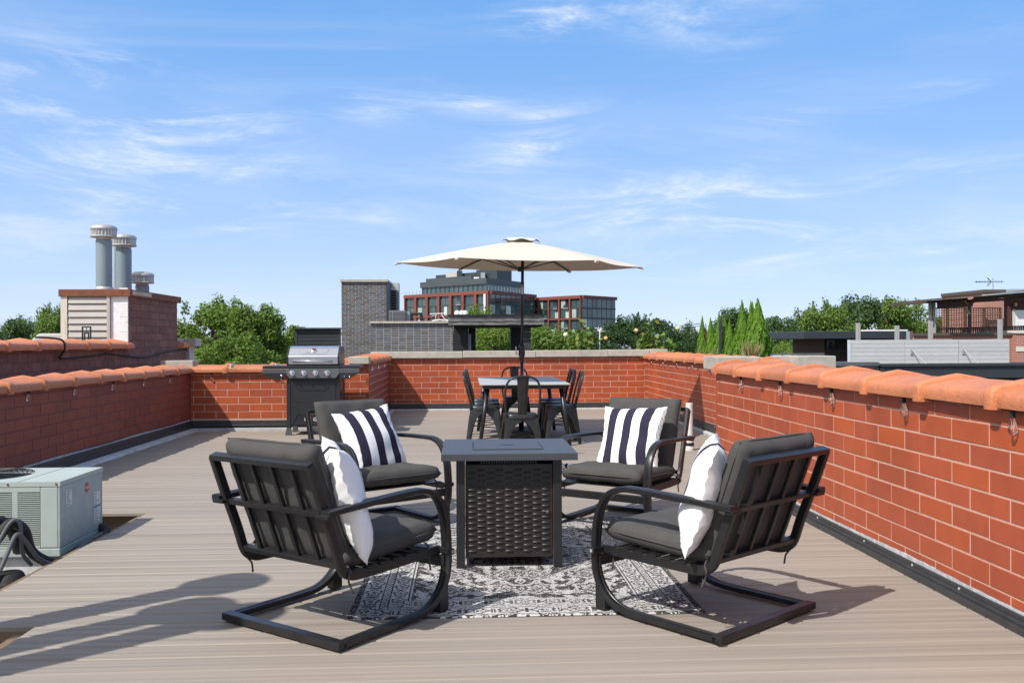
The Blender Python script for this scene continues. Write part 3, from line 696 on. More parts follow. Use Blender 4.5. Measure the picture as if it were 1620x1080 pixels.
for i, ((x, yv), a, lab, (pxo, pyo, tl, tw)) in enumerate(spots):
    c = chair0 if i == 0 else copy_tree(chair0)
    tag(c, lab, 'chair', 'four matching lounge chairs around the fire table'); c.location = (x, yv, .006); c.rotation_euler.z = R(a - 90)
    p = link('throw_pillow', pillow_mesh(11 + i, .42 if i < 2 else 1.0), STRIPE); tag(p, plabels[i], 'pillow', 'striped throw pillows')
    M = Matrix.Translation((x, yv, .006)) @ Matrix.Rotation(R(a - 90), 4, 'Z') @ Matrix.Translation((pxo, pyo - .055, .385 + (.165 if i < 2 else .150))) @ Matrix.Rotation(R(tw), 4, 'Z') @ Matrix.Rotation(R(-(90 - (15 if i < 2 else 24))), 4, 'X') @ Matrix.Rotation(PI, 4, 'Z') @ Matrix.Rotation(R(tl), 4, 'Z')
    p.matrix_world = M

# ------------------------------------------------------------------ fire table
FX, FY = .216, 5.03
ft = root('fire_pit_table', 'square slate-grey fire pit table with embossed dark panels in the middle of the rug', 'fire table', (FX, FY, .006))
h = .357; FT = .614
MB().box(-h, h, -h, h, FT - .038, FT).build('table_top', FIRE, ft, bevel=.003)
lid = MB().box(-.185, .185, -.185, .185, FT + .0005, FT + .0045).build('burner_lid', FIRE, ft, bevel=.002)
sl = MB()
for a in (0, 1):
    sl.box(-.192, .192, -.192 + a * .378, -.186 + a * .378, FT + .0003, FT + .0012); sl.box(-.192 + a * .378, -.186 + a * .378, -.186, .186, FT + .0003, FT + .0012)
sl.build('lid_gap', AC_D, ft)
MB().box(-.036, .036, -.012, .012, FT + .0048, FT + .0056).build('lid_grip', AC_D, lid)
for sx in (-1, 1):
    for sy in (-1, 1):
        MB().box(*sorted((sx * .280, sx * .236)), *sorted((sy * .280, sy * .274)), 0, FT - .039).box(*sorted((sx * .280, sx * .274)), *sorted((sy * .273, sy * .236)), 0, FT - .039).build('leg', FIRE_L, ft)
        MB().box(*sorted((sx * .2355, sx * .2345)), *sorted((sy * .279, sy * .262)), .002, FT - .042).build('leg_edge', RUST_E, ft)
db = MB().add([(-.026, 0, 0), (-.018, 0, -.0065), (.018, 0, -.0065), (.026, 0, 0), (.018, 0, .0065), (-.018, 0, .0065), (-.014, -.007, -.001), (.014, -.007, -.001), (.014, -.007, .002), (-.014, -.007, .002)],
              [(6, 7, 8, 9), (0, 1, 6), (1, 2, 7, 6), (2, 3, 7), (3, 8, 7), (3, 4, 8), (4, 5, 9, 8), (5, 0, 9), (0, 6, 9)])
for q in range(4):
    pn = MB().box(-.232, .232, -.262, -.256, .052, FT - .068).build('panel', FIRE_D, ft, rz=q * PI / 2, bevel=.002)
    em = MB()
    for r_ in range(30):
        z = .085 + r_ * .0148
        for c_ in range(9):
            if (c_ + r_) % 2: continue
            x = -.196 + c_ * .049
            em.add([(x + v[0] * .92, -.2625 + v[1], z + v[2]) for v in db.v], db.f)
    o = em.build('embossing', FIRE_D, pn); shade_smooth_by_angle(o, 60)
    vs = MB()
    for i in range(22): vs.box(-.15 + i * .0138, -.143 + i * .0138, -.258, -.254, FT - .066, FT - .04)
    vs.build('vent_slots', FIRE_L, ft, rz=q * PI / 2)
    if q == 0:
        kn = MB().lathe([(.010, 0), (.012, .006), (.009, .014), (.004, .016)], 14).build('door_knob', FIRE, pn, smooth=True); kn.location = (.205, -.263, .29); kn.rotation_euler.x = PI / 2
MB().box(-.23, .23, -.23, .23, .06, FT - .07).build('burner_housing', AC_D, ft)
vk = MB().lathe([(.016, 0), (.016, .02), (.010, .024), (.010, .04), (.014, .042), (.014, .055)], 14).build('gas_valve', CHROME, ft, smooth=True); vk.location = (.280, -.12, FT - .10); vk.rotation_euler.y = PI / 2

# ------------------------------------------------------------------ rug
def make_rug():
    W_, L_ = 1.58, 2.16; nx, ny = 396, 432
    xs = np.linspace(-W_ / 2, W_ / 2, nx + 1); ys = np.linspace(-L_ / 2, L_ / 2, ny + 1)
    X, Y = np.meshgrid(xs, ys, indexing='ij'); Z = np.full_like(X, .0055)
    ed = np.minimum(W_ / 2 - abs(X), L_ / 2 - abs(Y)); Z[ed < 1e-6] = .0005
    Z += .0012 * np.sin(X * 5 + 1) * np.sin(Y * 4)
    V = np.stack([X, Y, Z], -1).reshape(-1, 3)
    I = np.arange((nx + 1) * (ny + 1)).reshape(nx + 1, ny + 1)
    F = np.stack([I[:-1, :-1], I[1:, :-1], I[1:, 1:], I[:-1, 1:]], -1).reshape(-1, 4)
    m = bpy.data.meshes.new('rug'); m.vertices.add(len(V)); m.vertices.foreach_set('co', V.ravel())
    m.loops.add(F.size); m.loops.foreach_set('vertex_index', F.ravel()); m.polygons.add(len(F))
    m.polygons.foreach_set('loop_start', np.arange(0, F.size, 4)); m.polygons.foreach_set('loop_total', np.full(len(F), 4)); m.update(calc_edges=True)
    x = (X[:-1, :-1] + X[1:, 1:]) / 2; yv = (Y[:-1, :-1] + Y[1:, 1:]) / 2; a = abs(x); b_ = abs(yv)
    d = np.minimum(W_ / 2 - a, L_ / 2 - b_); t = np.where(W_ / 2 - a < L_ / 2 - b_, b_, a)
    rs = np.random.RandomState(4)
    def vn(s):
        g = rs.rand(int(W_ / s) + 3, int(L_ / s) + 3); gx = (x + W_ / 2) / s; gy = (yv + L_ / 2) / s
        i = gx.astype(int); j = gy.astype(int); fx = gx - i; fy = gy - j; fx = fx * fx * (3 - 2 * fx); fy = fy * fy * (3 - 2 * fy)
        return (g[i, j] * (1 - fx) + g[i + 1, j] * fx) * (1 - fy) + (g[i, j + 1] * (1 - fx) + g[i + 1, j + 1] * fx) * fy
    # field: mirrored scrolls and rosettes
    r = np.hypot(a, b_ * .8); th = np.arctan2(b_ * .8, a)
    f = np.sin(46 * a + 2.4 * np.sin(21 * b_)) * np.sin(40 * b_ + 2.2 * np.sin(24 * a)) + .55 * np.sin(62 * r + 2.2 * np.cos(8 * th)) + .35 * np.sin(95 * a * np.cos(6 * b_)) * np.sin(88 * b_)
    cell = .27; ca = (a + .06) % cell - cell / 2; cb = (b_ + .03) % cell - cell / 2; rc = np.hypot(ca, cb); tc_ = np.arctan2(cb, ca)
    ros = np.sin(rc * 130 + 1.6 * np.cos(6 * tc_))
    f = np.where(rc < .105, .75 * ros + .25 * f, f)
    dark = (f > .12).astype(float)
    line = (abs(f + .62) < .10); dark[line] = 1
    # borders
    def motif(t, d0, w, per):
        u = (t % per) / per * 2 - 1; v = (d - d0) / w * 2 - 1; q = np.hypot(u * 1.1, v); 
        return ((np.sin(q * 11 + 1.5 * np.cos(5 * np.arctan2(v, u))) > .15) & (q < 1.05)) | ((abs(abs(u) - .93) < .06) & (abs(v) < .7))
    B1 = (d > .035) & (d < .125); dark = np.where(B1, motif(t, .035, .09, .15), dark)
    B2 = (d >= .125) & (d < .165); dark = np.where(B2, (np.sin(t * 190) * np.sin(d * 330) > .15), dark)
    B3 = (d >= .165) & (d < .25); dark = np.where(B3, motif(t + .05, .165, .085, .115), dark)
    for l, w_ in ((.030, .004), (.127, .003), (.163, .003), (.252, .004), (.268, .003)): dark = np.where(abs(d - l) < w_, 1, dark)
    for l, w_ in ((.035, .003), (.122, .003), (.169, .003), (.245, .003), (.26, .0045)): dark = np.where(abs(d - l) < w_, 0, dark)
    sides = (W_ / 2 - a < .026); dark = np.where(sides, 1, dark)
    # wear: threads break the pattern up
    wear = .5 * vn(.20) + .5 * vn(.06); thr = rs.rand(*x.shape); thrx = rs.rand(x.shape[0], 1); 
    dark = np.where((thr < .07 + .20 * np.clip(wear - .45, 0, 1)), 1 - dark, dark)
    lo = .040 + .05 * vn(.03) * wear; hi = .40 + .09 * vn(.015) + .05 * (thr - .5)
    val = np.where(dark > .5, lo, hi)
    col = np.stack([val * 1.0, val * .975, val * .95, np.ones_like(val)], -1).reshape(-1, 4).astype(np.float32)
    at_ = m.attributes.new('pile', 'FLOAT_COLOR', 'FACE'); at_.data.foreach_set('color', col.ravel())
    mt = bpy.data.materials.new('woven_rug'); mt.use_nodes = True; N = mt.node_tree.nodes; L = mt.node_tree.links.new; b = N['Principled BSDF']
    b.inputs['Roughness'].default_value = .95; b.inputs['Specular IOR Level'].default_value = .1
    n = N.new('ShaderNodeAttribute'); n.attribute_name = 'pile'; L(n.outputs['Color'], b.inputs['Base Color'])
    nz = N.new('ShaderNodeTexNoise'); nz.inputs['Scale'].default_value = 260; co = N.new('ShaderNodeTexCoord'); L(co.outputs['Object'], nz.inputs['Vector'])
    bp = N.new('ShaderNodeBump'); bp.inputs['Strength'].default_value = .4; bp.inputs['Distance'].default_value = .004; L(nz.outputs['Fac'], bp.inputs['Height']); L(bp.outputs[0], b.inputs['Normal'])
    return link('patterned_rug', m, mt, loc=(.255, 5.0, 0), rz=R(.2))
tag(make_rug(), 'black and cream ornate patterned rug under the fire table', 'rug')

# ------------------------------------------------------------------ dining set
TX, TY, TZ = .655, 11.27, .722
dt = root('dining_table', 'long outdoor dining table with pale slatted-grey top and dark splayed legs', 'table', (TX, TY, 0))
MB().box(-.52, .52, -.98, .98, TZ - .018, TZ).build('table_top', TABLE_T, dt, bevel=.004)
MB().box(-.48, .48, -.94, .94, TZ - .062, TZ - .019).build('apron', DARKPOLE, dt, bevel=.003)
for sx in (-1, 1):
    for sy in (-1, 1):
        MB().tube([(sx * .43, sy * .86, TZ - .06), (sx * .52, sy * .93, 0)], [.028, .022], 14).build('leg', DARKPOLE, dt, smooth=True)
def make_tolix():
    t = root('metal_dining_chair'); zs = .435; ht = .165; hb = .215   # local +y = back of the chair
    top = MB(); n = 28; rings = []
    for rr, z in ((.0, zs + .006), (.6, zs + .004), (.90, zs + .012), (.97, zs + .012), (1.0, zs + .002), (1.0, zs - .03)):
        ring = []
        for k in range(n):
            a = 2 * PI * k / n; c_, s_ = math.cos(a), math.sin(a); q = (abs(c_) ** 6 + abs(s_) ** 6) ** (-1 / 6)
            ring.append((c_ * q * rr * .178 * (1.0 - .04 * (s_ > 0)), s_ * q * rr * .178, z))
        rings.append(ring)
    top.ring_loft(rings); o = top.build('seat', TOLIX, t); shade_smooth_by_angle(o, 50)
    for sx in (-1, 1):
        for sy in (-1, 1):
            def P(u, z, face):     # u: 0 = corner, grows inward ; on panel 'face'
                k = (zs - .02 - z) / (zs - .02); w = ht + (hb - ht) * k
                if face == 0: return (sx * (w - u), sy * w, z)
                return (sx * w, sy * (w - u), z)
            m = MB()
            for face in (0, 1):
                zt = zs - .02; out = [(0, zt), (0, 0)]; arch = [(.036, 0), (.044, .12), (.058, .22), (.078, .29), (.105, .335), (.135, .362), (.168, .374)]
                inn = arch + [(.168, zt)]
                for (u, z) in [(0, zz_) for zz_ in (0, .12, .22, .29, .335, .362, .374, zt)]: pass
                zsn = [0, .12, .22, .29, .335, .362, .374, zt]; us_ = [.036, .044, .058, .078, .105, .135, .165, .165]
                vs = []
                for z, u in zip(zsn, us_):
                    uu = min(u, ht - .001)
                    p1 = Vector(P(0, z, face)); p2 = Vector(P(uu * .4, z, face)); p3 = Vector(P(uu, z, face))
                    inward = Vector((0, -sy, 0)) if face == 0 else Vector((-sx, 0, 0))
                    p2 += -inward * .005 * (1 if z < .35 else .3)
                    vs += [p1, p2, p3, p1 + inward * .004, p2 + inward * .004, p3 + inward * .004]
                fs = []
                for i in range(len(zsn) - 1):
                    a0 = i * 6; b0 = a0 + 6
                    for c_ in (0, 1):
                        fs.append((a0 + c_, a0 + c_ + 1, b0 + c_ + 1, b0 + c_)); fs.append((a0 + 3 + c_, b0 + 3 + c_, b0 + 4 + c_, a0 + 4 + c_))
                    fs.append((a0 + 2, a0 + 5, b0 + 5, b0 + 2))
                m.add(vs, fs)
            lg = m.build('leg', TOLIX, t); shade_smooth_by_angle(lg, 60)
            MB().box(*sorted((sx * hb, sx * (hb - .03))), *sorted((sy * hb, sy * (hb - .03))), 0, .008).build('foot_pad', RUBBER, lg)
    for zb, k in ((.20, 0), (.22, 1)):
        w = .17
        MB().obox((-w, -w, zb) if k == 0 else (-w, w, zb), (2 * w, 2 * w, 0) if k == 0 else (2 * w, -2 * w, 0), .012, .006).build('cross_brace', TOLIX, t)
    hoop = smooth_path([(-.165, .15, .425), (-.172, .165, .50), (-.18, .195, .62), (-.178, .222, .72), (-.15, .240, .795), (-.09, .248, .835), (0, .25, .845), (.09, .248, .835), (.15, .240, .795), (.178, .222, .72), (.18, .195, .62), (.172, .165, .50), (.165, .15, .425)], 4)
    MB().tube(hoop, .0115, 8).build('back_hoop', TOLIX, t, smooth=True)
    sp = MB(); rows = []
    for i in range(8):
        f = i / 7; z = .43 + f * .405; yv = .155 + .088 * f + .012 * math.sin(f * PI); w = .045 + .017 * f
        rows.append([(-w, yv, z), (-w * .55, yv + .004, z), (-w * .5, yv + .010, z), (w * .5, yv + .010, z), (w * .55, yv + .004, z), (w, yv, z), (w, yv - .004, z), (-w, yv - .004, z)])
    o = sp.ring_loft(rows).build('back_splat', TOLIX, t); shade_smooth_by_angle(o, 30)
    MB().box(-.05, .05, .14, .165, .44, .455).build('splat_bracket', TOLIX, t, bevel=.003)
    return t
tol = make_tolix()
tspots = [(.550, 9.43, 180, 'dark metal bistro chair at the near end of the dining table, back to the camera'),
          (.665, 12.46, 0, 'dark metal bistro chair at the far end of the dining table'),
          (.200, 10.62, 90, 'dark metal bistro chair nearest the camera on the left side of the dining table'),
          (.215, 11.24, 90, 'dark metal bistro chair in the middle of the table, left side'),
          (.225, 11.86, 90, 'dark metal bistro chair farthest along the left side of the dining table'),
          (1.115, 10.72, -90, 'dark metal bistro chair nearest the camera on the right side of the dining table'),
          (1.10, 11.32, -90, 'dark metal bistro chair in the middle of the table, right side'),
          (1.12, 11.92, -90, 'dark metal bistro chair farthest along the right side of the dining table')]
for i, (x, yv, a, lab) in enumerate(tspots):
    o = tol if i == 0 else copy_tree(tol)
    tag(o, lab, 'chair', 'metal bistro chairs around the dining table'); o.location = (x, yv, .002); o.rotation_euler.z = R(a + random.uniform(-4, 4))

# umbrella
UX, UY = .668, 11.27
um = root('patio_umbrella', 'open cream hexagonal market umbrella on a dark pole through the dining table', 'umbrella', (UX, UY, 0))
TIL = Matrix.Rotation(R(1.05), 4, 'Y') @ Matrix.Rotation(R(2.0), 4, 'X')
UR = 1.56; Z0, Z1 = 2.17, 2.475
def upt(a, f, sag=0):   # a angle index, f 0 centre..1 rim
    p = Vector((math.cos(a) * UR * f, math.sin(a) * UR * f, Z1 + (Z0 - Z1) * (f ** 1.12) - sag))
    c = Vector((0, 0, Z1)); return c + TIL.to_3x3() @ (p - c)
cano = []
nf = 12; ns = 10
for s_ in range(6):
    b = MB(); a0 = s_ * PI / 3; a1 = a0 + PI / 3
    for sgn in (0, .0025):
        o = len(b.v)
        for i in range(nf + 1):
            f = .06 + .94 * i / nf
            for j in range(ns + 1):
                t_ = j / ns; p = upt(a0, f).lerp(upt(a1, f), t_); sag = .030 * math.sin(PI * t_) * f
                q = p + Vector((0, 0, -sag * .55 - sgn)); ctr = Vector((0, 0, q.z)); q = q + (ctr - q).normalized() * (.045 * math.sin(PI * t_) * f * f)
                b.v.append(tuple(q))
        for i in range(nf):
            for j in range(ns): b.f.append((o + i * (ns + 1) + j, o + i * (ns + 1) + j + 1, o + (i + 1) * (ns + 1) + j + 1, o + (i + 1) * (ns + 1) + j))
    cp = b.build('canopy_panel', CANVAS, um, smooth=True); cano.append(cp)
def vdir(k): return k * PI / 3
vb = MB(); rings = []; n = 48
for f, z in ((.02, .062), (.35, .058), (.65, .046), (.85, .030), (1.0, .010)):
    ring = []
    for k in range(n):
        a = 2 * PI * k / n; q = 1 + .06 * math.cos(6 * a); lift = .028 * (f ** 2) * (1 - math.cos(6 * a)) / 2
        ring.append(tuple(Vector((0, 0, Z1)) + TIL.to_3x3() @ Vector((math.cos(a) * .235 * f * q, math.sin(a) * .235 * f * q, z - .028 + lift))))
    rings.append(ring)
vb.ring_loft(rings, False).build('vent_cap', CANVAS, um, smooth=True)
for s_ in range(6):
    a = s_ * PI / 3
    rb = MB().obox(upt(a, .03) - Vector((0, 0, .016)), upt(a, .995) - upt(a, .03), .014, .018).build('rib', DARKPOLE, um)
    MB().obox(Vector((math.cos(a) * .03, math.sin(a) * .03, Z1 - .36)), upt(a, .50) - Vector((0, 0, .026)) - Vector((math.cos(a) * .03, math.sin(a) * .03, Z1 - .36)), .012, .014).build('strut', DARKPOLE, rb)
    e = upt(a, .985); d = (upt(a, 1) - upt(a, .9)).normalized()
    MB().obox(e - Vector((0, 0, .016)) - d * .05, d * .085, .026, .045).build('corner_pocket', CANVAS, um, bevel=.006)
pole = MB().tube([(0, 0, .02), (.012, 0, 1.1)], .0205, 16).tube([(.012, 0, 1.08), (.028, 0, Z1 - .02)], .019, 16).build('pole', DARKPOLE, um, smooth=True)
MB().tube([(.0225, 0, 1.80), (.0236, 0, 1.92)], .0215, 16).build('tilt_collar', GALV, pole, smooth=True)
ck = MB().lathe([(.021, 0), (.026, .03), (.030, .06), (.030, .085), (.040, .10), (.042, .16), (.036, .185), (.044, .195), (.040, .215), (.021, .25)], 18).build('crank_housing', DARKPOLE, um, smooth=True, loc=(.010, 0, .93))
MB().tube([(-.035, -.02, 1.05), (-.062, -.02, 1.05), (-.064, -.02, 1.14), (-.064, -.02, 1.145)], .009, 8).build('crank_handle', GALV, um)
MB().lathe([(.035, Z1 - .39), (.045, Z1 - .36), (.03, Z1 - .33)], 16).build('strut_hub', DARKPOLE, um)
MB().box(-.29, .29, -.29, .29, .0, .11).build('base_block', FIRE_L, um, bevel=.02); MB().tube([(0, 0, .11), (0, 0, .38)], .034, 16).build('base_sleeve', DARKPOLE, um, smooth=True)

# ------------------------------------------------------------------ grill
g = root('gas_grill', 'black gas barbecue grill with stainless lid and four knobs against the brick wall', 'grill', (-2.012, 11.80, 0))
for sx in (-1, 1):
    for sy in (0, 1):
        yy = .02 + sy * .46
        lg = MB().box(sx * .318 - .025, sx * .318 + .025, yy - .02, yy + .02, .0 + .10, .72).build('leg', GRILL_B, g, bevel=.003)
        MB().prism([(-.045, 0), (.030, 0), (.030, .012), (.025, .10), (-.025, .10), (-.045, .012)], .05, lambda u, v, w_: (sx * .318 + u, yy - .025 + w_, v)).build('foot', GRILL_G, lg)
MB().box(-.29, .29, .005, .02, .425, .70).build('upper_front_panel', GRILL_B, g, bevel=.003)
MB().box(-.29, .29, .003, .02, .135, .420).build('lower_front_panel', GRILL_B, g, bevel=.003)
em = MB()
for (a, c_) in (((-.24, .69), (-.20, .60)), ((-.20, .60), (-.17, .585)), ((-.17, .585), (.15, .585)), ((.15, .585), (.19, .61)), ((.19, .61), (.22, .69))):
    em.obox((a[0], .002, a[1]), (c_[0] - a[0], 0, c_[1] - a[1]), .006, .008)
for (a, c_) in (((-.27, .15), (-.20, .27)), ((-.20, .27), (.20, .27)), ((.20, .27), (.27, .15))):
    em.obox((a[0], .000, a[1]), (c_[0] - a[0], 0, c_[1] - a[1]), .006, .008)
em.build('panel_crease', GRILL_B, g)
for sx in (-1, 1): MB().box(*sorted((sx * .343, sx * .335)), .06, .44, .14, .70).build('side_panel', GRILL_B, g)
MB().box(-.33, .33, .485, .495, .14, .70).build('rear_panel', GRILL_B, g)
MB().box(-.33, .33, .02, .48, .12, .135).build('bottom_shelf', GRILL_B, g)
MB().box(-.335, .335, .03, .48, .66, .90).build('firebox', GRILL_B, g)
MB().prism([(-.345, .865), (.345, .865), (.345, .805), (.30, .745), (-.30, .745), (-.345, .805)], .05, lambda u, v, w_: (u, -.045 + w_ - (v - .8) * -.12, v)).build('control_panel', GRILL_G, g, bevel=.003)
MB().box(-.345, .345, -.04, .05, .868, .905).build('front_lip', GRILL_B, g, bevel=.003)
kb = MB().lathe([(.028, 0), (.029, .010), (.024, .014), (.021, .038), (.017, .042)], 20)
kb.obox((0, -.022, .045), (0, .044, 0), .012, .010)
km = kb.mesh('knob'); km.materials.append(CHROME)
for q in km.polygons: q.use_smooth = False
bz = MB().lathe([(.036, 0), (.036, .004), (.030, .006)], 24).mesh('bezel'); bz.materials.append(CHROME)
for x in (-.265, -.115, .035, .185):
    o = piece('knob', km, CHROME, g, (x, -.050, .808)); o.rotation_euler.x = PI / 2 + R(-7)
    q = piece('bezel', bz, CHROME, o, (0, 0, -.004)); MB().box(-.036, -.029, -.010, .004, .0, .004).build('red_mark', REDBADGE, o)
for sx, x0, x1 in ((-1, -.345, -.645), (1, .345, .60)):
    a, c_ = sorted((x0, x1))
    MB().box(a, c_, -.03, .44, .868, .905).build('side_shelf', GRILL_B, g, bevel=.004)
    MB().box(a, c_, -.038, -.012, .810, .866).build('shelf_fascia', GRILL_G, g, bevel=.003)
    tp = .13 * sx
    MB().prism([(x0, .808), (x1, .808), (x1 - tp, .735), (x0, .735)], .03, lambda u, v, w_: (u, -.035 + w_, v)).build('shelf_bracket', GRILL_B, g)
for x, z in ((.41, .762), (.475, .762), (-.40, .775)):
    o = MB().lathe([(.009, 0), (.009, .008), (.005, .012)] if x > 0 else [(.016, 0), (.018, .008), (.012, .016)], 12).build('shelf_bolt', CHROME, g, smooth=True); o.location = (x, -.036, z); o.rotation_euler.x = PI / 2
lp = [(.02, .905), (-.005, .925), (-.008, 1.02), (-.003, 1.035), (.012, 1.042), (.10, 1.125), (.14, 1.150), (.19, 1.160), (.40, 1.150), (.46, 1.11), (.485, 1.0), (.485, .905)]
o = MB().prism(lp, .64, lambda u, v, w_: (-.32 + w_, u, v)).build('lid', STEEL, g, bevel=.006)
for sx in (-1, 1): MB().prism(lp, .02, lambda u, v, w_: (sx * .331 - .01 + w_, u, v)).build('lid_end', GRILL_B, o, bevel=.004)
MB().tube([(-.255, -.055, .962), (.255, -.055, .962)], .013, 14).build('lid_handle', CHROME, o, smooth=True)
for sx in (-1, 1): MB().tube([(sx * .235, -.002, .962), (sx * .235, -.055, .962)], .009, 10).build('handle_post', CHROME, o, smooth=True)
LN = Vector((0, -.686, .728))    # lid slope normal
def onlid(x, f, off=.004): return Vector((x, .012 + .088 * f, 1.042 + .083 * f)) + LN * off
fr = MB()
for (a, c_) in (((-.20, .95), (-.185, .30)), ((-.185, .30), (-.15, .16)), ((-.15, .16), (.13, .16)), ((.13, .16), (.17, .35)), ((.17, .35), (.20, .95))):
    A = onlid(*a, .002); B_ = onlid(*c_, .002); fr.obox(A, B_ - A, .003, .006, up=LN)
fr.build('lid_crease', CHROME, o)
th = MB().lathe([(.038, 0), (.038, .008), (.030, .011)], 24).build('thermometer', CHROME, o, smooth=False); th.location = onlid(0, .78, .001); th.rotation_euler = LN.to_track_quat('Z', 'Y').to_euler()
MB().lathe([(.026, .0112), (.026, .0122)], 20).build('gauge_face', AC_D, th); MB().lathe([(.010, .0124), (.010, .0132)], 12).build('gauge_mark', REDBADGE, th)
tm = link('lettering', text_mesh('NEXGRILL', .042, .0015), CHROME, o); tm.location = onlid(-.02, .30, .003); tm.rotation_euler = (R(90) - R(44) + R(2), 0, 0)
tm = link('lettering', text_mesh('NE  GRILL', .062, .001), WHITE_P, g); tm.location = (.02, .001, .205); tm.rotation_euler = (PI / 2, 0, 0)
tm = link('lettering', text_mesh('X', .066, .0012), REDBADGE, g); tm.location = (-.045, .0008, .207); tm.rotation_euler = (PI / 2, 0, 0)
MB().tube(smooth_path([(.36, .05, .74), (.385, .06, .66), (.37, .08, .56), (.345, .1, .52)], 4), .006, 6).build('gas_hose', RUBBER, g, smooth=True)
tk = MB().lathe([(.09, 0), (.09, .02), (.135, .05), (.155, .11), (.155, .20), (.13, .26), (.06, .30), (.03, .31), (.03, .36)], 24).build('propane_tank', TANK, None, smooth=True, loc=(-1.96, 12.06, .001)); tag(tk, 'grey propane tank under the grill, only its lower part showing', 'gas tank')

# white stand pipe beyond the back right chair
vp = root('white_stand_pipe', 'short white plastic pipe standing on the deck beyond the right-hand back chair', 'pipe', (2.44, 9.80, 0))
PVC = pbr('white_pvc', (.62, .60, .58), .5, var=.06)
MB().lathe([(.040, 0), (.040, .52)], 18).build('pipe', PVC, vp, smooth=False); shade_smooth_by_angle(vp.children[0])
MB().lathe([(.053, .0), (.053, .03), (.047, .035), (.047, .13), (.041, .14)], 18).build('socket', PVC, vp)
MB().lathe([(.0485, .05), (.0485, .085)], 18).build('band', RUBBER, vp)

# ------------------------------------------------------------------ air conditioner
ac = root('air_conditioner', 'sage green rooftop air conditioning unit with louvred side at the left edge', 'air conditioner', (-2.90, 5.76, -.060))
W2, D2, HT = .48, .31, .445
MB().box(-W2, W2, -D2, D2, .0, .05).build('base_pan', AC_S, ac, bevel=.006)
MB().box(-W2 + .03, W2 - .03, -D2 + .03, D2 - .03, .051, HT - .02).build('inner_coil', AC_D, ac)
MB().box(W2 - .012, W2 - .0, -D2 + .0, D2, .052, HT - .03).build('side_panel', AC_S, ac, bevel=.004)
MB().box(W2 - .115, W2 - .013, -D2, -D2 + .02, .052, HT - .03).build('corner_panel', AC_P, ac, bevel=.006)
MB().box(-W2, W2 - .013, D2 - .02, D2, .052, HT - .03).build('rear_panel', AC_P, ac)
MB().box(-W2, -W2 + .012, -D2, D2 - .021, .052, HT - .03).build('left_panel', AC_P, ac)
MB().box(W2 - .278, W2 - .245, -D2, -D2 + .02, .0665, HT - .0605).build('louvre_post', AC_P, ac)
MB().box(-W2 + .013, W2 - .116, -D2, -D2 + .02, HT - .060, HT - .03).box(-W2 + .013, W2 - .116, -D2, -D2 + .02, .052, .066).build('louvre_frame', AC_P, ac)
ls = MB().add([(-.5, -.010, -.0030), (.5, -.010, -.0030), (.5, .004, .0008), (-.5, .004, .0008), (-.5, -.010, .0022), (.5, -.010, .0022), (.5, .004, .0030), (-.5, .004, .0030)], [(0, 3, 2, 1), (4, 5, 6, 7), (0, 1, 5, 4), (1, 2, 6, 5), (2, 3, 7, 6), (3, 0, 4, 7)]).mesh('louvre_slat'); ls.materials.append(AC_P)
for i in range(28):
    z = .073 + i * .0112
    piece('louvre_slat', ls, AC_P, ac, (W2 - .180, -D2 + .011, z), 0, (.128, 1, 1))
    piece('louvre_slat', ls, AC_P, ac, (-.133, -D2 + .011, z), 0, (.665, 1, 1))
tp_ = MB(); r_f = .262; fcx = -.10; outer = []; inner = []
XE, YE = W2 * 1.005, D2 * 1.008
angs = sorted([2 * PI * k / 40 + .01 for k in range(40)] + [math.atan2(sy * YE, sx * XE - fcx) % (2 * PI) for sx in (-1, 1) for sy in (-1, 1)]); n = len(angs)
for a in angs:
    c_, s_ = math.cos(a), math.sin(a); inner.append((fcx + c_ * r_f, s_ * r_f))
    q = min(((XE - fcx) / c_) if c_ > 1e-6 else ((-XE - fcx) / c_ if c_ < -1e-6 else 9), (YE / abs(s_)) if abs(s_) > 1e-6 else 9)
    outer.append((fcx + c_ * q, s_ * q))
for z0 in (HT - .028, HT):
    tp_.v += [(x, y_, z0) for x, y_ in inner] + [(x, y_, z0) for x, y_ in outer]
for k in range(n):
    j = (k + 1) % n
    tp_.f += [(2 * n + k, 2 * n + j, 3 * n + j, 3 * n + k), (k, n + k, n + j, j), (n + k, 3 * n + k, 3 * n + j, n + j), (k, j, 2 * n + j, 2 * n + k)]
tp_.build('top_panel', AC_P, ac)
MB().box(W2 - .245, W2 - .240, -D2 * 1.008, D2 * 1.008, HT + .0004, HT + .002).build('top_seam', AC_S, ac)
gr = MB()
for i in range(9):
    rr = .03 + i * .028
    gr.tube([(fcx + rr * math.cos(2 * PI * k / 40), rr * math.sin(2 * PI * k / 40), HT + .012 - .004 * (i / 8)) for k in range(41)], .0028, 5, False)
for k in range(12):
    a = 2 * PI * k / 12; gr.tube([(fcx + .03 * math.cos(a), .03 * math.sin(a), HT + .016), (fcx + .262 * math.cos(a), .262 * math.sin(a), HT + .006)], .0028, 5)
gr.build('fan_guard', FRAME, ac)
MB().lathe([(.255, HT - .06), (.255, HT - .055)], 30, (fcx, 0, 0)).build('fan_well', AC_D, ac)
for k in range(4):
    a = k * PI / 2 + .3; MB().obox((fcx, 0, HT - .045), (math.cos(a) * .23, math.sin(a) * .23, 0), .012, .11, up=(.25 * math.sin(a), -.25 * math.cos(a), 1)).build('fan_blade', CONDUIT, ac)
XS = W2 + .0012
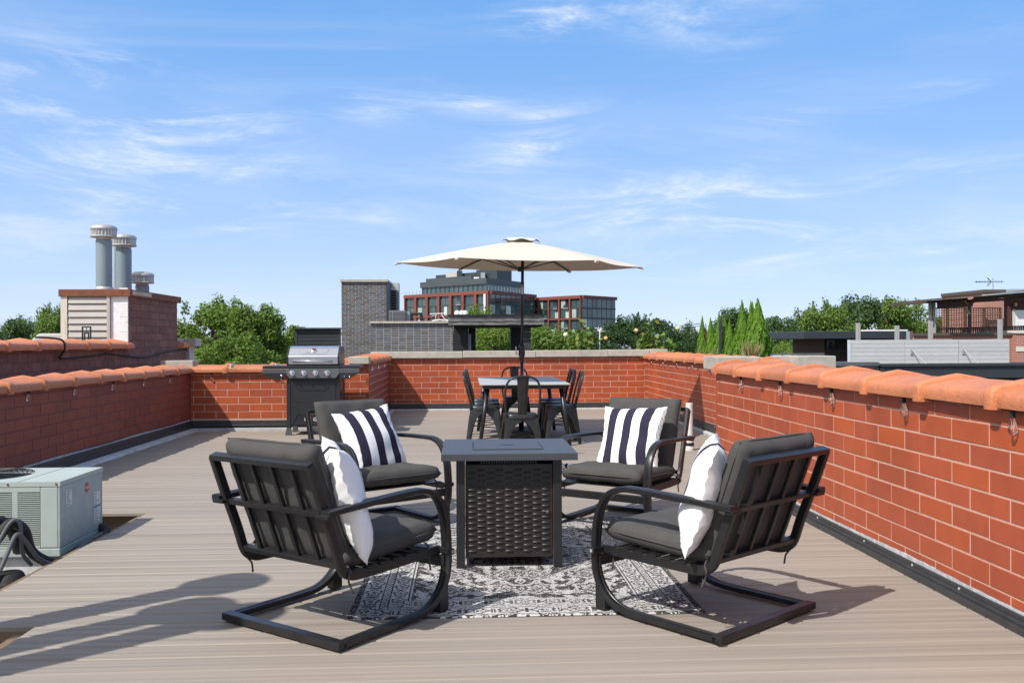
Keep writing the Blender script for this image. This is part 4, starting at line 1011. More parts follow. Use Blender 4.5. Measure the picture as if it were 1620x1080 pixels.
def label_sheet(y0, y1, z0, z1, rows, blue=None):
    s = MB().box(XS, XS + .0008, y0, y1, z0, z1).build('label_sheet', PAPER, ac)
    ink = MB()
    for i in range(rows):
        z = z1 - (i + .7) * (z1 - z0) / (rows + .4); ink.box(XS + .001, XS + .0013, y0 + .008, y0 + .008 + (y1 - y0 - .016) * random.uniform(.35, 1), z - .0025, z + .0015)
    ink.build('print', INK, s)
    if blue: MB().box(XS + .0014, XS + .0017, y0 + .002, y1 - .002, *blue).build('blue_band', BLUEINK, s)
label_sheet(-.235, -.155, .285, .375, 7); label_sheet(.165, .265, .10, .30, 12, (.200, .213))
bd = MB().lathe([(.030, 0), (.030, .002)], 24).build('badge', REDBADGE, ac); bd.location = (XS, .065, .352); bd.rotation_euler = (0, PI / 2, 0); bd.scale = (1, .85, 1)
tm = link('lettering', text_mesh('Rheem', .019, .0006), WHITE_P, ac); tm.location = (XS + .0028, .065, .352); tm.rotation_euler = (PI / 2, 0, PI / 2)
for x in (W2 - .30, W2 - .02):
    s = MB().lathe([(.007, 0), (.006, .004)], 8).build('screw', RUST, ac); s.location = (x, -D2 * 1.008, HT - .014); s.rotation_euler.x = PI / 2
# curb below the unit, hoses, boot
cb = MB().box(-3.36, -2.50, 5.49, 6.02, -.30, -.0605).build('roof_curb', MEMB, None, bevel=.02); tag(cb, 'white roof curb under the air conditioning unit', 'curb')
hs = root('refrigerant_hoses', 'bundle of black insulated refrigerant hoses in front of the air conditioner', 'hose', (0, 0, 0))
def hose(pts, r, mat, nm):
    pts = [(p[0] + .17 * max(0, min(1, (5.5 - p[1]) / .25)), p[1], p[2] + .05 * max(0, min(1, (5.4 - p[1]) / .3)) * (p[2] > -.2)) for p in pts]
    MB().tube(smooth_path(pts, 5), r, 10).build(nm, mat, hs, smooth=True)
hose([(-2.86, 5.02, -.28), (-2.80, 5.02, -.02), (-2.74, 5.05, .10), (-2.70, 5.10, .16), (-2.66, 5.16, .12), (-2.64, 5.2, .0), (-2.56, 5.28, -.07), (-2.44, 5.38, -.085), (-2.40, 5.6, -.075), (-2.37, 5.85, -.06), (-2.37, 6.0, -.03), (-2.42, 6.03, .0)], .030, RUBBER, 'insulated_hose')
hose([(-2.92, 5.0, -.28), (-2.87, 5.0, .02), (-2.82, 5.03, .12), (-2.78, 5.1, .17), (-2.74, 5.2, .12), (-2.72, 5.3, .0)], .036, RUBBER, 'insulated_hose')
hose([(-2.74, 4.82, -.29), (-2.70, 4.90, -.15), (-2.66, 4.98, .02), (-2.64, 5.04, .11), (-2.61, 5.08, .06), (-2.58, 5.16, -.04), (-2.50, 5.26, -.09), (-2.40, 5.36, -.06), (-2.36, 5.6, -.03), (-2.36, 5.9, -.02)], .012, CONDUIT, 'conduit')
hose([(-2.78, 4.9, -.29), (-2.73, 4.97, .0), (-2.70, 5.03, .13), (-2.665, 5.06, .185), (-2.64, 5.08, .15), (-2.64, 5.1, .0), (-2.64, 5.2, -.08)], .011, CONDUIT, 'conduit')
hose([(-3.05, 4.85, -.29), (-2.96, 4.92, -.1), (-2.90, 4.98, .05), (-2.86, 5.06, .11), (-2.80, 5.16, .1)], .034, RUBBER, 'insulated_hose')
hose([(-2.70, 4.72, -.29), (-2.72, 4.85, -.22), (-2.80, 4.95, -.1), (-2.86, 5.0, .0)], .028, RUBBER, 'insulated_hose')
bt = MB().lathe([(.125, 0), (.115, .10), (.10, .17), (.085, .20), (.05, .215)], 20).build('pipe_boot', MEMB, None, smooth=True, loc=(-2.52, 5.06, -.299)); tag(bt, 'white roof pipe boot where the black hoses come out', 'pipe boot')
MB().lathe([(.104, .17), (.09, .20), (.07, .24), (.06, .25)], 18).build('boot_tape', RUBBER, bt, smooth=True)

# things beyond the left wall
tf = root('wire_rack_frame', 'small black nested-rectangle wire frame standing before the beige louvres', 'rack', (-5.00, 12.05, 1.22))
for (w_, h_) in ((.052, .21), (.025, .13)):
    MB().box(-w_ - .008, -w_ + .008, -.008, .008, -.1, h_).box(w_ - .008, w_ + .008, -.008, .008, -.1, h_).box(-w_ + .008, w_ - .008, -.008, .008, h_ - .016, h_).build('wire_loop', FRAME, tf)
MB().tube([(0, 0, .13), (0, 0, .21)], .005, 6).build('wire_link', FRAME, tf)
cv = MB().prism([(-.28, 0), (.30, 0), (.30, .30), (.24, .335), (-.16, .335), (-.25, .25)], .5, lambda u, v, w_: (-6.05 + u, 13.3 + w_, 1.02 + v)).build('covered_box', pbr('grey_cover', (.42, .41, .40), .9, var=.1, vscale=6), None, bevel=.03)
tag(cv, 'pale grey fabric-covered box behind the left coping, beside the chimney', 'cover')

# ------------------------------------------------------------------ string lights below the copings
SOCK = MB().lathe([(.0125, 0), (.015, -.006), (.015, -.040), (.0135, -.044)], 12).mesh('socket'); SOCK.materials.append(RUBBER)
GLB = MB().lathe([(.012, 0), (.014, -.012), (.024, -.045), (.0275, -.070), (.024, -.092), (.013, -.106), (.002, -.110)], 16).mesh('bulb_glass'); GLB.materials.append(BULBG)
for q in GLB.polygons: q.use_smooth = True
FIL = MB().tube([(-.004, 0, -.01), (-.006, 0, -.07), (0, 0, -.08), (.006, 0, -.07), (.004, 0, -.01)], .0009, 5).mesh('filament'); FIL.materials.append(FILA)
BS = .72
def string_light(label, p0, p1, z, first, step=.93):
    t = root('string_light', label, 'string light', (0, 0, 0), group='string lights under the copings')
    p0 = Vector((*p0, z)); p1 = Vector((*p1, z)); L = (p1 - p0).length; d = (p1 - p0) / L; pts = []; s = first; k = 0; spots_ = []
    while s < L: spots_.append(s); s += step
    cur = 0
    pts = [p0]
    for s in spots_: pts += [p0 + d * max(s - step / 2, 0) + Vector((0, 0, .004)), p0 + d * s + Vector((0, 0, .0))]
    pts.append(p1)
    MB().tube(pts, .004, 5).build('cable', RUBBER, t)
    for s in spots_:
        p = p0 + d * s; so = piece('socket', SOCK, RUBBER, t, tuple(p), 0, (BS, BS, BS)); gl = piece('bulb_glass', GLB, BULBG, so, (0, 0, -.042)); piece('filament', FIL, FILA, gl, (0, 0, 0))
string_light('string of clear bulbs under the coping of the near right wall', (XR - .022, .9), (XR - .022, YR1 - .1), .908, .86)
string_light('string of clear bulbs under the coping of the far right wall', (XF - .022, YR1 + .7), (XF - .022, 15.8), .908, .75)
string_light('string of clear bulbs under the coping of the shaded left wall', (XL + .022, 3.2), (XL + .022, 12.55), .803, .12)
string_light('string of clear bulbs under the coping behind the grill', (XL + .1, YL - .022), (XA - .5, YL - .022), .803, .18)
string_light('string of clear bulbs on the short return wall', (XA + .022, 12.75), (XA + .022, 15.8), .903, .2)

# ------------------------------------------------------------------ neighbouring roof structures (centre)
def slab(nm, par, mat, pxa, pya, pxb, pyb, Y, depth=.2, bevel=0, zb=None):
    """box whose front face spans two photo points on the plane at depth Y"""
    a = at(pxa, pya, Y); c_ = at(pxb, pyb, Y); x0, x1 = sorted((a.x, c_.x)); z0, z1 = sorted((a.z, c_.z))
    if zb is not None: z0 = zb
    return MB().box(x0, x1, Y, Y + depth, z0, z1).build(nm, mat, par, bevel=bevel)
tw = root('grey_brick_tower', 'tall grey clinker brick stair tower with pale cap left of the far apartments', 'tower')
a = at(540, 446, 27); c_ = at(612, 575, 27)
core(tw, a.x, c_.x, 27.005, 29.3, -1, a.z, MORTAR_T)
lay_bricks(tw, (a.x, 27), (c_.x, 27), (0, -1), c_.z + .1, a.z, BRICK_G, bl=.207, bh=.0655, jt=.012)
MB().box(a.x - .03, c_.x + .04, 26.94, 29.35, a.z, a.z + .07).build('tower_cap', CONC, tw)
MB().box(c_.x + .001, c_.x + .02, 27.02, 29.28, -1, a.z).build('tower_side', BRICK_G, tw)
lv = root('metal_louvre_stack', 'slim grey metal louvred vent housing right of the brick tower', 'vent')
slab('housing', lv, pbr('light_metal', (.46, .47, .48), .5, .3), 619, 447, 630.5, 459, 28.4, .5)
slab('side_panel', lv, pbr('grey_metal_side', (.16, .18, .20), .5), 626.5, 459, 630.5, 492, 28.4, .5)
slab('louvre_bay', lv, AC_D, 619, 459, 626.5, 492, 28.42, .4)
for i in range(8): slab('louvre', lv, CONDUIT, 619, 461 + i * 4, 626.5, 462.2 + i * 4, 28.40, .02)
cu = root('roof_condenser', 'grey slatted condenser unit on the roof beside the brick tower', 'air conditioner')
slab('casing', cu, pbr('condenser_grey', (.10, .105, .11), .5), 615, 491, 642, 508.5, 26.2, .7, .02)
for i in range(7): slab('slat', cu, pbr('condenser_slat', (.17, .175, .18), .5), 616, 493 + i * 2.0, 641, 493.9 + i * 2.0, 26.185, .014)
slab('corner_post', cu, pbr('condenser_slat', (.17, .175, .18), .5), 620.5, 492, 622.5, 508, 26.17, .014)
slab('side_coil', cu, pbr('coil', (.30, .32, .33), .6), 642.2, 493, 647.5, 508.3, 26.5, .4)
pp = MB().tube([tuple(at(651, 509, 26)), tuple(at(651, 496.5, 26)), tuple(at(666, 496.5, 26)), tuple(at(667, 509, 26))], .055, 8).build('black_duct_pipe', RUBBER, None); tag(pp, 'black bent duct pipe on the roof beside the condenser', 'pipe')
dish = root('antenna_mast', 'thin white antenna frame lying on the roof left of the charred beam', 'antenna')
MB().tube([tuple(at(680, 496.5, 25.6)), tuple(at(705, 495.5, 25.6))], .012, 5).tube([tuple(at(698, 497, 25.6)), tuple(at(703, 504, 25.6)), tuple(at(711, 507, 25.6))], .012, 5).tube([tuple(at(684, 507.5, 25.6)), tuple(at(696, 505.5, 25.6)), tuple(at(709, 507.5, 25.6))], .018, 5).tube([tuple(at(690, 497, 25.6)), tuple(at(688, 508, 25.6))], .008, 5).build('rod', WHITE_P, dish)
sw = root('stack_bond_wall', 'grey brick wall in stacked bond with pale coping behind the end wall', 'wall')
a = at(587, 511.5, 25); c_ = at(717, 575, 25)
core(sw, a.x, c_.x, 25.005, 25.3, -1, a.z, MORTAR_P)
lay_bricks(sw, (a.x, 25), (c_.x, 25), (0, -1), c_.z + .15, a.z, BRICK_G, bl=.2065, bh=.0465, jt=.011, bond=False, off=.07)
lay_bricks(sw, (a.x - .003, 25.3), (a.x - .003, 25.0), (-1, 0), c_.z + .15, a.z, BRICK_G, bl=.2065, bh=.0465, jt=.011, bond=False)
MB().box(a.x - .03, c_.x + .02, 24.93, 25.36, a.z, a.z + .06).build('wall_coping', CONC, sw)
MB().box(a.x + .2, c_.x + .5, 25.31, 26.9, -1, a.z - .3).build('roof_deck', ROOF, sw)
pv = root('charred_wood_pavilion', 'black charred-wood rooftop pavilion with open middle and grey weathered beam', 'pavilion')
b1 = slab('fascia_board', pv, CHARRED, 709, 499, 861, 507.5, 24.6, .12); slab('fascia_board', pv, CHARRED, 709, 507.8, 861, 513.5, 24.62, .10)
for o in list(pv.children)[-2:]: pass
slab('roof_edge', pv, CHAR_D, 708, 497.6, 862, 499, 24.55, 3.2)
slab('roof_soffit', pv, CHAR_D, 718, 513.6, 858, 516.5, 24.75, 2.6)
slab('left_cheek', pv, CHAR_D, 717.5, 513.6, 741, 575, 25.0, 2.0); slab('left_inner_wall', pv, pbr('charred_inner', (.022, .023, .026), .8), 741.3, 516, 752.5, 575, 26.2, 1.2)
slab('right_inner_post', pv, CHAR_D, 808.5, 516, 825, 575, 26.2, .6)
for i in range(5): slab('corner_board', pv, pbr('charred_corner', (.030, .031, .034), .75, var=.25, vscale=5), 826, 514.2 + i * 11, 840, 524.6 + i * 11, 24.9, .3)
for i, x in enumerate((723.2, 730.5, 736.0)):  # simplified white shells standing for rooftop chair backs
    p = at(x, 498, 27.0); b = MB(); 
    rings = [[(p.x + .085 * q * math.cos(a_), 27 + .05 * math.sin(a_), p.z + z_) for a_ in [2 * PI * k_ / 12 for k_ in range(12)]] for q, z_ in ((.8, -.02), (1, .03), (.95, .08), (.6, .12), (.1, .135))]
    o = b.ring_loft(rings).build('white_roof_vent', WHITE_P, None, smooth=True); tag(o, ['white rounded roof vent, leftmost of three above the charred beam', 'white rounded roof vent, middle of three above the charred beam', 'white rounded roof vent, rightmost of three above the charred beam'][i], 'roof vent', 'white roof vents')
bs = root('black_slat_screen', 'black horizontal-slat screen behind the grill lid', 'screen')
a = at(466.5, 521, 28.2); c_ = at(539, 575, 28.2)
MB().box(a.x, c_.x, 28.24, 28.3, -.5, a.z).build('screen_backing', CHAR_D, bs)
MB().box(a.x - .02, c_.x + .02, 28.1, 28.4, a.z, a.z + .05).build('screen_cap', BLACKP, bs)
MB().box(a.x, a.x + .08, 28.19, 28.23, -.5, a.z - .002).build('screen_post', BLACKP, bs); MB().box(c_.x - .08, c_.x, 28.19, 28.23, -.5, a.z - .002).build('screen_post', BLACKP, bs)
sl = MB().box(a.x + .082, c_.x - .082, 28.20, 28.235, 0, .102).mesh('slat'); sl.materials.append(BLACKP)
for i in range(12): piece('slat', sl, BLACKP, bs, (0, 0, a.z - .125 - i * .115))

# ------------------------------------------------------------------ neighbouring roof (right)
fe = root('grey_board_fence', 'pale grey horizontal-board fence panel on the right-hand roof', 'fence')
YF_ = 26.0; a = at(1346, 537.5, YF_); c_ = at(1597, 574.5, YF_); nb = 6; hb_ = (a.z - c_.z) / nb
for j, (xa, xb) in enumerate(((a.x, at(1429, 0, YF_).x), (at(1429, 0, YF_).x + .004, at(1514, 0, YF_).x), (at(1514, 0, YF_).x + .01, c_.x))):
    m = MB().box(xa + .002, xb - .002, YF_, YF_ + .035, .003, hb_ - .003).mesh('fence_board'); m.materials.append(GREYWOOD)
    for i in range(nb): piece('fence_board', m, GREYWOOD, fe, (0, random.uniform(-.004, .004), c_.z + i * hb_))
MB().box(a.x, c_.x, YF_ + .037, YF_ + .05, c_.z, a.z - .003).build('fence_backing', pbr('fence_gap', (.10, .10, .10), .9), fe)
MB().box(a.x - .06, a.x - .003, YF_ - .01, YF_ + .1, c_.z - .02, a.z).build('end_trim', pbr('pale_trim', (.50, .54, .56), .6), fe)
for x in (1443, 1525):
    p = at(x, 556, YF_ - .05); MB().box(p.x - .03, p.x + .03, YF_ - .03, YF_ - .001, p.z - .08, p.z + .08).build('brace_plate', GALV, fe); MB().tube([(p.x, YF_ - .04, p.z + .05), (p.x + .25, YF_ - .5, p.z - .42)], .014, 6).build('brace_rod', GALV, fe)
for i, (x, yt, yb) in enumerate(((1357.5, 511, 540), (1419, 515, 540), (1472, 508, 541), (1582, 505, 540))):
    p = at(x, yt, YF_ + .25); q = at(x, yb + 30, YF_ + .25)
    o = MB().box(p.x - .055, p.x + .055, YF_ + .2, YF_ + .3, q.z, p.z).build('weathered_post', GREYPOST, None, bevel=.006)
    tag(o, ['weathered grey post at the left end of the grey board fence', 'second grey post behind the grey board fence, shortest', 'grey post behind the fence, before the pergola corner', 'grey post behind the right end of the grey board fence'][i], 'post', 'posts behind the board fence')
bc = root('black_fascia_roof', 'black metal fascia and roof edge below the grey board fence', 'roof edge')
a = at(1397, 575.5, 25.4); c_ = at(1700, 597, 25.4)
MB().box(a.x, c_.x + 2, 25.4, 26.6, c_.z, a.z - .09).build('fascia', BLACKP, bc, bevel=.01); MB().box(a.x - .03, c_.x + 2, 25.34, 26.6, a.z - .085, a.z).build('fascia_cap', BLACKP, bc, bevel=.01)
e = at(1318, 573, 25.6); e2 = at(1396, 610, 25.6)
core(bc, e.x, a.x - .035, 25.62, 26.6, -1.5, e.z - .11, MORTAR_P)
lay_bricks(bc, (e.x, 25.61), (a.x - .04, 25.61), (0, -1), -.10, e.z - .11, BRICK_D, bl=.207, bh=.085, jt=.022, bond=True)
MB().box(e.x - .3, a.x - .035, 25.55, 26.6, e.z - .105, e.z - .0).build('roof_cap', pbr('roof_cap_grey', (.09, .10, .11), .5), bc)
MB().box(a.x, c_.x + 2, 26.0, 27.2, -3, c_.z - .002).build('recess', AC_D, bc)
dk = root('dark_brick_penthouse', 'dark brick rooftop room with flat black overhanging canopy', 'building')
YD = 30.0
a = at(1304, 530, YD); c_ = at(1440, 575, YD)
core(dk, a.x, c_.x + .1, YD + .005, YD + 3, -1.5, at(1304, 524, YD).z, MORTAR_N)
lay_bricks(dk, (a.x, YD), (at(1346, 0, YD).x, YD), (0, -1), c_.z, at(1304, 535, YD).z, BRICK_D, bl=.207, bh=.0677, jt=.014)
o = slab('canopy', dk, BLACKP, 1271, 524, 1440, 535.5, YD - 1.4, 4.5, .02)
slab('canopy_joint', dk, SLATE_D, 1325.2, 523.9, 1326, 535.6, YD - 1.42, .02)
slab('pale_roof_edge', dk, WHITE_P, 1372, 521.5, 1436, 523.3, YD + 1, .5)
slab('corner_post', dk, pbr('pale_post', (.28, .36, .42), .6), 1436, 524, 1439.5, 538, YD - 1.5, .1)
slab('dark_trim', dk, CHAR_D, 1342, 536, 1345.5, 574, YD - .08, .1)
tvp = slab('wall_screen', None, GLASS_D, 1310, 538.5, 1320, 551.5, YD - .3, .06); tag(tvp, 'small black screen mounted on the dark brick wall', 'screen')
tvp.rotation_euler.z = 0
MB().tube([tuple(at(1320, 546, YD - .25)), tuple(at(1327, 550, YD - .02))], .02, 6).build('screen_arm', FRAME, tvp).matrix_parent_inverse = Matrix()
# brick building with pergola
pb = root('brick_house_with_pergola', 'red brick rooftop house with brown pergola, lattice screen and white door', 'house')
YP = 40.0
def z_at(py, Y, px=1540): return at(px, py, Y).z
a = at(1445, 531, YP); c_ = at(1606, 531, YP)
core(pb, a.x, c_.x, YP + .005, YP + 3, -6, a.z, MORTAR_P)
lay_bricks(pb, (a.x, YP), (c_.x, YP), (0, -1), z_at(572, YP), a.z, BRICK_R, bl=.205, bh=.075, jt=.014) if False else None
bb = MB().box(a.x, c_.x, YP - .02, YP, -6, a.z).build('brick_facing', bpy.data.materials.new('coursed_brick'), pb)
def coursed(m, c1, c2, mo, sc_):
    m.use_nodes = True; N = m.node_tree.nodes; L = m.node_tree.links.new; b = N['Principled BSDF']; b.inputs['Roughness'].default_value = .85
    co = N.new('ShaderNodeTexCoord'); mp = N.new('ShaderNodeMapping'); mp.inputs['Rotation'].default_value = (R(90), 0, 0); L(co.outputs['Object'], mp.inputs[0])
    br = N.new('ShaderNodeTexBrick'); L(mp.outputs[0], br.inputs[0]); br.inputs['Color1'].default_value = (*c1, 1); br.inputs['Color2'].default_value = (*c2, 1); br.inputs['Mortar'].default_value = (*mo, 1)
    br.inputs['Scale'].default_value = sc_; br.inputs['Brick Width'].default_value = .8; br.inputs['Row Height'].default_value = .28; br.inputs['Mortar Size'].default_value = .03
    L(br.outputs[0], b.inputs['Base Color']); return m
coursed(bb.data.materials[0], (.30, .095, .065), (.24, .08, .06), (.42, .34, .30), 3.6)
MB().box(a.x - .05, c_.x, YP - .1, YP + .25, a.z, a.z + .12).build('parapet_cap', pbr('brown_cap', (.09, .075, .06), .7), pb)
rr = at(1606.5, 527, YP - .3); re = at(1720, 527, YP - .3)
r1 = MB().box(rr.x, re.x, YP - .3, YP + 3, -6, rr.z).build('brick_wing', coursed(bpy.data.materials.new('coursed_brick_wing'), (.36, .125, .085), (.30, .105, .075), (.5, .42, .38), 3.6), pb)
MB().box(rr.x - .05, re.x, YP - .36, YP + 3, rr.z, rr.z + .13).build('stone_cap', CEMENT, pb); MB().box(rr.x + .02, re.x, YP - .33, YP - .301, z_at(556, YP), z_at(548.5, YP)).build('stone_band', CEMENT, pb)
YH = 44.0
h1 = at(1556, 463, YH); h2 = at(1587, 540, YH)
MB().box(h1.x, at(1586, 0, YH).x, YH, YH + 4, 0, h1.z).build('brick_stack', coursed(bpy.data.materials.new('coursed_brick_stack'), (.40, .15, .11), (.35, .13, .10), (.5, .40, .36), 3.2), pb)
MB().box(h1.x - .05, at(1590, 0, YH).x, YH - .08, YH + 4, h1.z, h1.z + .16).build('stack_cap', pbr('brown_cap', (.09, .075, .06), .7), pb)
MB().box(at(1586, 0, YH).x, at(1720, 0, YH).x, YH + .3, YH + 5, 0, z_at(465, YH)).build('dark_rear_wall', coursed(bpy.data.materials.new('coursed_brick_dark'), (.085, .03, .026), (.07, .026, .024), (.09, .05, .045), 3.6), pb)
MB().box(at(1588, 0, YH).x, at(1720, 0, YH).x, YH - .5, YH + 5, z_at(466, YH), z_at(458, YH)).build('metal_roof_edge', pbr('blue_metal_roof', (.30, .36, .40), .5), pb)
dr = slab('door', pb, WHITE_P, 1606, 490.5, 1622, 522, YH + .2, .08); slab('door_frame', pb, CEMENT, 1603.5, 489, 1605.8, 522, YH + .18, .1)
slab('wall_lamp', pb, pbr('brass', (.5, .32, .1), .4), 1606, 479, 1609.5, 484, YH + .1, .1)
def bar(nm, mat, p, q, h_, w_): return MB().obox(p, Vector(q) - Vector(p), h_, w_).build(nm, mat, pb)
# pergola: front beam, rafters, posts, lattice, railing
Ya, Yb = 40.6, 43.6
beamL = at(1478, 484, Ya); beamR = at(1535, 480.5, Ya)
bar('pergola_beam', PERG, at(1483, 483, Ya), at(1538, 479, Ya), .34, .10)
bar('pergola_beam', PERG, at(1541, 472.5, Ya - .1), at(1690, 455, Ya - .1), .24, .10); bar('pergola_beam', PERG, at(1541, 476.2, Ya + .3), at(1690, 469, Ya + .3), .12, .10)
bar('roof_board', PERG, at(1459, 475, Ya - .2), at(1524, 469.3, Ya - .2), .06, 3.0); bar('roof_sheet', pbr('blue_metal_roof', (.30, .36, .40), .5), at(1523, 469.8, Ya), at(1690, 456, Ya), .06, 2.6)
for i in range(9):
    p = at(1463 + i * 8.2, 476.6 - i * .62, Ya - .5); MB().box(p.x - .03, p.x + .03, Ya - .6, Yb, p.z - .09, p.z + .02).build('rafter', PERG, pb)
for x, mt_, w_, yt in ((1472, GREYPOST, .09, 479), (1475.5, PERG_L, .07, 479), (1479.3, GREYPOST, .08, 479), (1535, PERG, .11, 482)):
    slab('pergola_post', pb, mt_, x - w_ * 16, yt, x + w_ * 16, 531, Ya + (.0 if x != 1475.5 else .15), .12)
bar('knee_brace', PERG_L, at(1526, 485, Ya - .02), at(1534, 497, Ya - .02), .09, .08); bar('beam_bracket', PERG, at(1532, 482, Ya - .1), at(1541, 474.5, Ya - .1), .16, .16)
for pxa, pxb in ((1482, 1498), (1501, 1526), (1529, 1556), (1559, 1582)):
    t_ = MB(); p = at(pxa, 487.5, Yb); q = at(pxb, 521, Yb); nx_ = max(3, int((q.x - p.x) / .115)); nz_ = 9
    for i in range(nx_ + 1): x = p.x + (q.x - p.x) * i / nx_; t_.box(x - .018, x + .018, Yb, Yb + .015, q.z, p.z)
    for i in range(nz_ + 1): z = q.z + (p.z - q.z) * i / nz_; t_.box(p.x, q.x, Yb + .016, Yb + .03, z - .018, z + .018)
    t_.build('lattice_panel', PERG, pb)
    slab('lattice_post', pb, PERG, pxb + .2, 486.5, pxb + 2.6, 526, Yb - .02, .12)
slab('lattice_rail', pb, PERG, 1481, 486.3, 1584, 488, Yb - .03, .07)
pk = MB(); pm = MB().box(-.035, .035, 0, .03, 0, .30).mesh('railing_picket'); pm.materials.append(PERG)
for i in range(42):
    p = at(1484 + i * 3.3, 527 - .045 * i, Ya + .5); piece('railing_picket', pm, PERG, pb, (p.x, Ya + .5, p.z), 0, (random.uniform(.5, 1.1), 1, random.uniform(.8, 1)))
bar('railing_top', PERG, at(1482, 521, Ya + .5), at(1640, 515, Ya + .5), .06, .1)
an = root('roof_antenna', 'thin tv antenna on a mast above the brick house', 'antenna')
YA = 46.0
MB().tube([tuple(at(1571, 462, YA)), tuple(at(1571, 440, YA))], .03, 6).build('mast', GALV, an); MB().tube([tuple(at(1543, 446, YA)), tuple(at(1586, 445.3, YA))], .02, 5).build('boom', CONDUIT, an)
for i in range(10): p = at(1545 + i * 4.4, 445.6, YA); MB().tube([(p.x, YA - .25, p.z - .03), (p.x, YA + .25, p.z + .03)], .012, 4).tube([(p.x, YA, p.z - .06), (p.x, YA, p.z + .06)], .01, 4).build('element', CONDUIT, an)
for dz in (-6, 6): MB().tube([tuple(at(1568, 445.6, YA)), tuple(at(1562, 445.6 + dz, YA))], .028, 5).build('reflector', CONDUIT, an)
tag(MB().box(at(1218, 0, 24).x, at(1304, 0, 24).x, 24, 29, -1, at(1260, 564, 24).z).build('far_flat_roof', ROOF), 'flat grey neighbouring roof edge right of the arborvitae', 'roof')
nf_ = MB()
for i in range(6): p = at(1222 + i * 16, 561, 26); nf_.box(p.x - .02, p.x + .02, 26, 26.04, p.z - .6, p.z + .05)
p = at(1218, 560.5, 26); q = at(1304, 559.5, 26); nf_.obox(p, q - p, .05, .04); o = nf_.build('low_roof_rail', CONDUIT); tag(o, 'low grey rail along the neighbouring flat roof', 'railing')

# ------------------------------------------------------------------ apartment blocks far behind
def facade_block(nm, label, Lp, Cp, Rp, top, storeys, sh, lbays, rcols, seed, corner_col=False):
    """two visible faces Lp-Cp and Cp-Rp, red framed bays on the first, curtain glass on the second"""
    rnd = random.Random(seed); t = root(nm, label, 'building'); L2 = Vector((*Lp, 0)); C2 = Vector((*Cp, 0)); R2 = Vector((*Rp, 0)); far = L2 + R2 - C2
    B = MB(); base = -10
    B.add([(*v.xy, z) for z in (base, top - .05) for v in (L2, C2, R2, far)], [(0, 1, 5, 4), (1, 2, 6, 5), (2, 3, 7, 6), (3, 0, 4, 7), (4, 5, 6, 7), (0, 3, 2, 1)]).build('wall', SLATE, t)
    def quad(nm_, mat, A, Bv, s0, s1, z0, z1, out, thick=.12):
        d = (Bv - A); n_ = Vector((d.y, -d.x, 0)).normalized(); p = A + d * s0 + n_ * out; q = A + d * s1 + n_ * out; i_ = -n_ * thick
        b = MB().add([(p.x, p.y, z0), (q.x, q.y, z0), (q.x, q.y, z1), (p.x, p.y, z1), (p.x + i_.x, p.y + i_.y, z0), (q.x + i_.x, q.y + i_.y, z0), (q.x + i_.x, q.y + i_.y, z1), (p.x + i_.x, p.y + i_.y, z1)],
                     [(0, 1, 2, 3), (7, 6, 5, 4), (0, 4, 5, 1), (1, 5, 6, 2), (2, 6, 7, 3), (3, 7, 4, 0)])
        return b.build(nm_, mat, t)
    band = .9
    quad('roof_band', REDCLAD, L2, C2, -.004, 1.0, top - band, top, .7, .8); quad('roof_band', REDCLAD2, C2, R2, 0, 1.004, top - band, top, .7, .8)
    for i in range(lbays + 1):
        s = i / lbays; quad('frame_column', REDCLAD, L2, C2, max(0, s - .013), min(1, s + .013), base, top - band - .002, .66, .76)
    nst = storeys
    for k_ in range(nst):
        z1 = top - band - k_ * sh; z0 = z1 - sh
        for i in range(lbays):
            a_ = (i + .10) / lbays; e_ = (i + .90) / lbays
            kind = rnd.random(); np_ = rnd.choice((2, 3))
            rec = rnd.random() < .28
            for j in range(np_):
                s0 = a_ + (e_ - a_) * j / np_ + .002; s1 = a_ + (e_ - a_) * (j + 1) / np_ - .002
                dark = rec and j == np_ - 1
                m_ = GLASS_D if dark else (GLASS_L if rnd.random() < .22 else GLASS_T)
                quad('window', m_, L2, C2, s0, s1, z0 + .35, z1 - .12, .10 if not dark else .03, .08)
            if rec: quad('balcony_slab', pbr('slab_grey', (.38, .38, .37), .8), L2, C2, (i + .5) / lbays, e_, z0 + .12, z0 + .3, .9, .9); quad('balcony_rail', GLASS_T, L2, C2, (i + .5) / lbays, e_, z0 + .32, z0 + 1.2, .9, .05)
        quad('floor_band', SLATE, L2, C2, .012, .988, z0 + .0, z0 + .30, .16, .1)
        if k_ >= 2 and k_ % 2 == 0: quad('frame_beam', REDCLAD, L2, C2, .012, .988, z1 - .2, z1 + .25, .60, .6)
        for i in range(rcols):
            s0 = (i + .05) / rcols; s1 = (i + .95) / rcols
            m_ = GLASS_L if rnd.random() < .06 else (GLASS_D if rnd.random() < .15 else GLASS_T)
            quad('window', m_, C2, R2, s0, s1, z0 + .42, z1 - .05, .12, .08)
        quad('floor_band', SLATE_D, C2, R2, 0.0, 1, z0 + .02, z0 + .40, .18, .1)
    if corner_col: quad('white_column', WHITE_P, L2, C2, .958, .978, base, top - band - .01, .9, .2)
    return t, L2, C2, R2, quad
YQ = 240
def gp(px, Y): v = at(px, 541, Y); return (v.x, v.y)
t, L2, C2, R2, quad = facade_block('apartment_block', 'far red-framed glass apartment block with dark stepped penthouse, left of two', gp(642, 264), gp(775, 240), gp(846, 262), at(775, 459.5, 240).z, 5, 2.8, 7, 9, 3, True)
